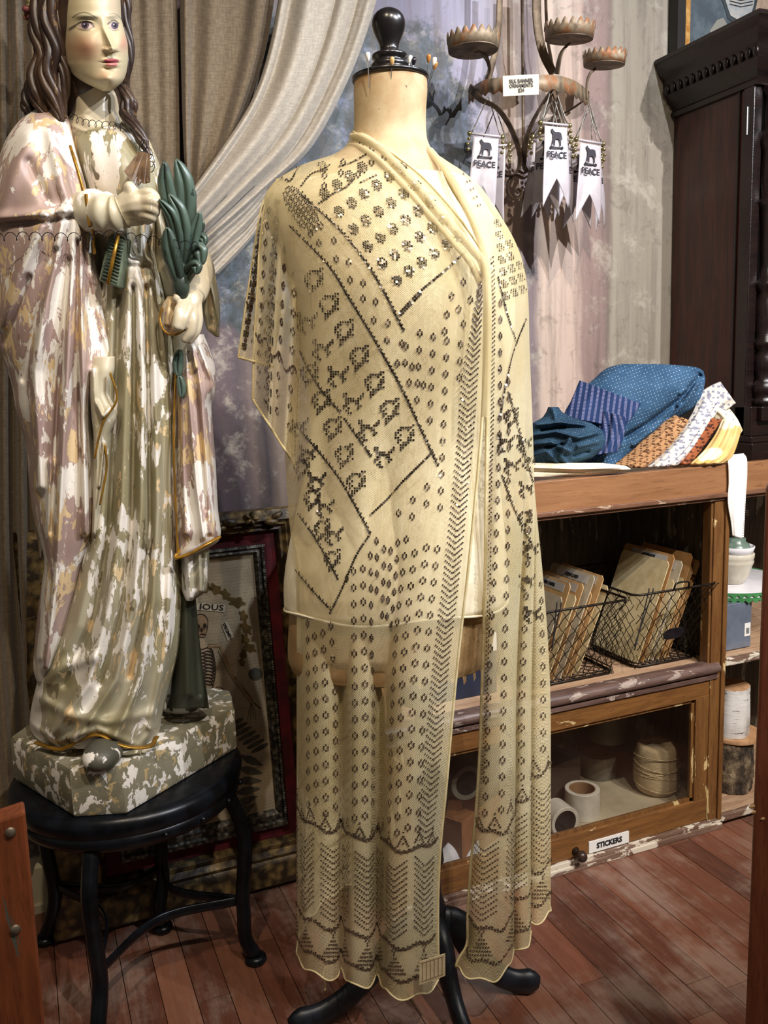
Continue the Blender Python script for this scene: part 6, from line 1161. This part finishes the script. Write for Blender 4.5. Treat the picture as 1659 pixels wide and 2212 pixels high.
def log(name, lb, c, r, h, mt, sh=0., seed=1):
    t_ = thing(name, c, lb, 'log', None); rg = np.random.default_rng(seed); n, m = 64, 26; th_ = np.linspace(0, 2*math.pi, n, endpoint=False); z = np.linspace(0, h, m)[:, None]; rr = r*(1+.03*np.sin(3*th_+1)+.02*np.sin(7*th_)+sh*rg.normal(0, 1, (m, n))+.02*np.sin(z*40))
    G = np.stack([c[0]+rr*np.cos(th_), c[1]+rr*np.sin(th_), c[2]+z+0*rr], -1); gobj('bark', G, mt, t_, wrap=True); 
    for k, nm in ((0, 'cut_face'), (m-1, 'cut_face')): V = np.vstack([G[k], G[k].mean(0)]); obj(nm, V, [[i, (i+1) % n, n] for i in range(n)], CUTW, t_, smooth=False)
lx = float(atY(1592, 1550, 1.58)[0]); log('tree_stump', 'dark rough-barked log standing on the lowest right shelf', (lx, 1.60, .032), .056, .130, BRK, .022, 3)
sb = thing('wood_slice', (lx+.01, 1.60, .163), 'thin round wood slice between the dark log and the birch log', 'wood slice'); m_ = MB(); m_.lathe([(.0001, 0), (.066, 0), (.067, .004), (.066, .010), (.0001, .010)], (lx+.01, 1.60, .163), 40); smoothang(m_.build('disc', CUTW, sb), 40)
log('birch_log', 'white birch log standing on the wood slice', (lx-.004, 1.60, .174), .047, .124, BIR, .004, 5)

# ================================================================== WALL SCONCE with candle cups
RUS = simple('rusty_iron', '57483a', '8a7862', 26, .6, metal=.35, bump=.3); RU2 = NT('pitted_tin'); v = RU2.coord('Object'); RU2.base(RU2.ramp(RU2.noise(v, 22, 6, .65), [(.3, '5c4c3c'), (.48, '9c8b73'), (.60, 'a3683e'), (.70, 'c4b69c')])); RU2.pr(Roughness=.6, Metallic=.3); RU2.bump(RU2.noise(v, 80, 4), .3, .001); RU2 = RU2.m
sc_ = thing('candle_sconce', atY(1128, 400, 1.80), 'rusty wrought iron hanging sconce with scalloped candle cups on the wall', 'sconce')
def strap(name, pts, Y, r=.0085, flat=.3, mt=RUS, up=None, n=46):
    P_ = poly([np.append(np.array(q, float), y_*1000) for q, y_ in zip(pts, np.broadcast_to(np.asarray(Y, float), (len(pts),)))], n); Q = atY(P_[:, 0], P_[:, 1], P_[:, 2]/1000); m_ = MB(); T0 = Q[-1]-Q[0]; m_.tube(Q, r, 10, flat=flat, up=(0, 1, 0) if up is None else up); return m_.build(name, mt, sc_, smooth=True)
strap('back_rod', [(1128, -60), (1129, 100), (1130, 250), (1131, 365)], 1.83, .0035, 1.); strap('strap', [(1080, -60), (1078, 40), (1070, 110), (1052, 180)], 1.78, .0075, up=(1, 0, 0)); strap('strap', [(1160, -60), (1160, 40), (1172, 110), (1196, 160)], 1.76, .0115, up=(1, 0, 0)); strap('strap', [(1178, -60), (1180, 30), (1184, 90), (1196, 155)], 1.80, .006)
strap('lyre_arm', [(1015, 190), (1040, 215), (1075, 235), (1105, 280), (1122, 330), (1120, 365), (1102, 380), (1082, 372), (1078, 352)], [1.80, 1.75, 1.73, 1.75, 1.78, 1.79, 1.79, 1.79, 1.79], .009); strap('lyre_arm', [(1195, 190), (1175, 220), (1150, 265), (1135, 310), (1131, 350), (1138, 372)], [1.70, 1.70, 1.72, 1.75, 1.79, 1.79], .009)
strap('lyre_arm', [(1268, 212), (1235, 235), (1200, 255), (1165, 275), (1145, 310), (1134, 340)], [1.82, 1.80, 1.79, 1.79, 1.79, 1.79], .008); strap('scroll', [(1128, 385), (1112, 378), (1098, 392), (1097, 415), (1108, 430), (1122, 428), (1126, 414), (1118, 408)], 1.80, .0075); strap('scroll', [(1132, 385), (1148, 378), (1162, 390), (1163, 412), (1152, 428), (1138, 428), (1132, 416), (1140, 408)], 1.80, .0075); strap('tail_spike', [(1128, 425), (1126, 455), (1123, 478)], 1.81, [.009, *np.linspace(.009, .004, 45)]); strap('collar_band', [(1118, 368), (1132, 374), (1146, 368)], 1.785, .006)
strap('cup_arm', [(1052, 172), (1058, 150), (1050, 125), (1030, 112)], [1.74, 1.73, 1.72, 1.70], .007); strap('cup_arm', [(1203, 160), (1208, 130), (1215, 110), (1228, 95)], [1.68, 1.67, 1.67, 1.67], .0085); strap('cup_arm', [(1268, 215), (1268, 180), (1274, 160), (1286, 148)], [1.74, 1.735, 1.73, 1.73], .003, 1.)
# half-hoop with toothed lower edge
q = poly([[1012, 200, 1850], [1050, 178, 1720], [1110, 172, 1660], [1190, 168, 1650], [1240, 180, 1700], [1272, 204, 1800]], 90); top = atY(q[:, 0], q[:, 1]-6, q[:, 2]/1000); V = []; m_ = MB()
w0 = np.interp(np.arange(90), [0, 45, 89], [.024, .026, .030]); tooth = .007*np.abs(((np.arange(90) % 6)-3)/3.); low = top-np.stack([0*w0, 0*w0, w0+tooth], -1)
gobj('toothed_hoop', np.stack([top, low], 1), RU2, sc_, thick=.002)
def cup(cx, cy, Y, r, lb=None, tilt=0.):
    c = atY(cx, cy, Y); t = np.linspace(0, 2*math.pi, 120, endpoint=False); h = r*.52; R_ = np.array([[1, 0, 0], [0, math.cos(tilt), -math.sin(tilt)], [0, math.sin(tilt), math.cos(tilt)]])
    tz = np.abs(((np.arange(120) % 6)-3)/3.)**1.6; pts = [np.stack([r*.97*np.cos(t), r*.97*np.sin(t), 0*t], -1), np.stack([r*np.cos(t), r*np.sin(t), h*.55+0*t], -1), np.stack([r*1.03*np.cos(t), r*1.03*np.sin(t), h*(.62+.55*(1-tz))], -1)]
    G = np.stack([p@R_.T+c for p in pts]); o = gobj('cup_rim', G, RU2, sc_, wrap=True, thick=.0016); m_ = MB(); m_.lathe([(.0001, -.002), (r*.98, -.002), (r*.98, .001), (.0001, .001)], c, 48, R=R_); m_.build('cup_dish', RUS, o)
cup(1022, 108, 1.70, .052); cup(1229, 84, 1.67, .051, tilt=.12); cup(1305, 140, 1.73, .046, tilt=.1)
pc_ = thing('price_card', atY(1125, 205, 1.64), 'small cream price card wired to the front of the iron sconce', 'card'); qd = [(1086, 164), (1164, 160), (1164, 204), (1087, 208)]; m_ = MB(); m_.prism([atY(x, y, 1.64) for x, y in qd][::-1], (0, .0012, 0)); pcs = m_.build('card_sheet', simple('cream_card_stock', 'd9cfb4', None, rough=.7), pc_)
xd_, yd_ = atY(1164, 160, 1.64)-atY(1086, 164, 1.64), (0, 0, 1); 
for k, s_ in enumerate(('SILK BANNER', 'ORNAMENTS', '$24')): text('lettering', s_, .0105, simple('grey_ink', '55504c', None, rough=.7), pcs, atY(1126, 175+k*10, 1.6385), xd_, yd_, .02, .9)

# silk banners
SILK = simple('silver_silk', 'b9b0b4', 'cfc8cc', 20, .38, spec=.7); GBD = simple('brass_bead', 'b8ac7c', '8f8458', 60, .25, metal=.8); INKS = simple('banner_ink', '38343c', None, rough=.7); CORD = simple('metallic_cord', 'a8a49a', '77736c', 80, .4, metal=.5)
def make_banner():
    t_ = thing('silk_banner', (0, 0, 0), 'x', 'ornament', 'silk banner ornaments on the sconce'); W_, B_, Lb, Lt = .029, .022, .105, .165
    nx, ny = 13, 24; s_ = np.linspace(-1, 1, nx)[None]; tt = np.linspace(0, 1, ny)[:, None]; Ln = Lb+(Lt-Lb)*np.abs(s_)**1.; wd = W_*(1+.12*tt); G = np.stack([s_*wd+0*tt, -.003+tt*(-.006*np.sin(tt*3)*s_+.003*np.sin(s_*3+tt*4)), -.006-tt*Ln], -1)
    gobj('silk_panel', G, SILK, t_, thick=.0006)
    m_ = MB(); m_.tube([(-.035, 0, 0), (.035, 0, 0)], .0028, 8); m_.build('rod', SILK, t_, smooth=True)
    for s in (-1, 1): m_ = MB(); m_.ball((s*.038, 0, 0), .0055, 6); m_.build('finial_bead', GBD, t_, smooth=True)
    for s in (-1, 1): m_ = MB(); m_.tube(poly([(s*.033, 0, .002), (s*.018, .004, .04), (0, .006, .085)], 10), .0014, 5); m_.build('hanging_cord', CORD, t_, smooth=True)
    for s in (-1, 1):
        for k in range(3): m_ = MB(); m_.ball((s*(.039+.002*(k % 2)), -.002, -.012-k*.011), .0042, 5); m_.build('bead', GBD, t_, smooth=True)
    hp = [(-17, 28), (-15, 31), (-12, 32), (-10, 28), (-4, 24), (6, 25), (13, 23), (16, 14), (17, 6), (14, 8), (13, 14), (11, 8), (13, 2), (13, -8), (10, -8), (9, 2), (6, 8), (-2, 8), (-5, 2), (-5, -8), (-8, -8), (-9, 3), (-12, -6), (-15, -6), (-12, 8), (-12, 18), (-16, 24)]
    m_ = MB(); m_.prism([(x*.00085, -.0056, -.038+y*.00085) for x, y in hp][::-1], (0, -.0004, 0)); m_.box(-.017, -.0060, -.050, .017, -.0056, -.047)
    for s in (-1, 1): m_.lathe([(.0001, 0), (.0032, 0), (.0032, .0004), (.0001, .0004)], (s*.014, -.0060, -.0485), 12, R=[[1, 0, 0], [0, 0, 1], [0, 1, 0]])
    m_.build('horse_print', INKS, t_); text('lettering', 'PEACE', .0185, INKS, t_, (0, -.0064, -.064), (1, 0, 0), (0, 0, 1), .02, .95); return t_
bn = make_banner(); root_desc = [bn]+list(bn.children)
BL_ = [(1199, 268, 1.66, .05, .0, 'frontmost silver banner with horse print, centre of the sconce', 1.), (1187, 292, 1.70, -.9, .06, 'silver banner turned left behind the central banner', 1.), (1212, 300, 1.70, .35, -.05, 'silver banner whose tails hang below the central banner', 1.02), (1180, 306, 1.77, -.5, .16, 'shaded banner tilted left beside the central banner', 1.0), (1274, 306, 1.68, .08, .04, 'silver banner with horse print at the right end of the sconce', 1.), (1262, 322, 1.72, -.9, .10, 'folded banner just left of the right-end banner', 1.), (1288, 328, 1.73, .7, -.22, 'banner swinging out at the far right, behind the right-end banner', 1.), (1050, 292, 1.73, -.25, .10, 'shaded banner with horse print at the left of the sconce', .95), (1066, 316, 1.76, -.8, .05, 'narrow turned banner right of the left shaded banner', .95)]
for i, (px_, py_, Y_, rz, ry, lb, s_) in enumerate(BL_):
    c_ = bn if i == 0 else copytree(bn); c_.location = [float(v) for v in atY(px_, py_, Y_)]; c_.rotation_euler = (0, ry, rz); c_.scale = (s_, s_, s_); c_['label'] = lb

# ================================================================== FOREGROUND TIMBERS cut by the frame
OR_ = woodm('worn_red_wood', '6e3a20', '8a4a2a', '565a52', 'Z', 1, .55, .60, 9, '3a1e12'); RW = woodm('red_brown_wood', '5f2f1c', '74402a', None, 'Z', 1., .4)
lp = thing('wooden_stile', (-.10, 1.02, 0), 'worn orange-brown wooden upright with two screws, bottom left corner', 'post'); d0 = .98
tl, trr, br_ = atD(-90, 1800, d0), atD(55, 1752, d0), atD(97, 2212, d0); dn_ = (br_-trr)/np.linalg.norm(br_-trr); L_ = -trr[2]/dn_[2]
m_ = MB(); bl_ = tl+dn_*(-tl[2]/dn_[2]); m_.prism([tl, bl_, trr+dn_*L_, trr], FH*.03+RH*-.014); m_.build('upright', OR_, lp, bevel=.004)
for x, y in ((23, 1798), (34, 2008)): m_ = MB(); p = atD(x, y, d0-.001); m_.ball(p, .0068, 8, (1, .45, 1)); m_.build('screw', simple('dull_screw', '6f6458', '857a6c', 60, .5, metal=.7), lp, smooth=True)
rp = thing('wooden_post', (.80, .78, 0), 'smooth red-brown wooden post rising at the right edge of the picture', 'post'); d1 = 1.0
a, b_ = atD(1654, 1055, d1), atD(1610, 2212, d1); dn_ = (b_-a)/np.linalg.norm(b_-a); L_ = -a[2]/dn_[2]; m_ = MB(); c_ = atD(1700, 1034, d1); a2 = atD(1664, 1040, d1)
m_.prism([c_, c_+RH*.03-[0, 0, .002], (c_+RH*.03)+dn_*((c_[2])/-dn_[2]), a+dn_*L_, a, a2], FH*.03+RH*.0145); m_.build('upright', RW, rp, bevel=.004)
for (x, y, l_) in ((1626, 1742, 8), (1630, 1754, 10), (1650, 1768, 10)): m_ = MB(); m_.ball(atD(x, y, d1+.0005), .0035, 6, (1.6, .3, .6)); m_.build('chip', simple('bare_wood', 'b08a5c', None, rough=.7), rp, smooth=True)
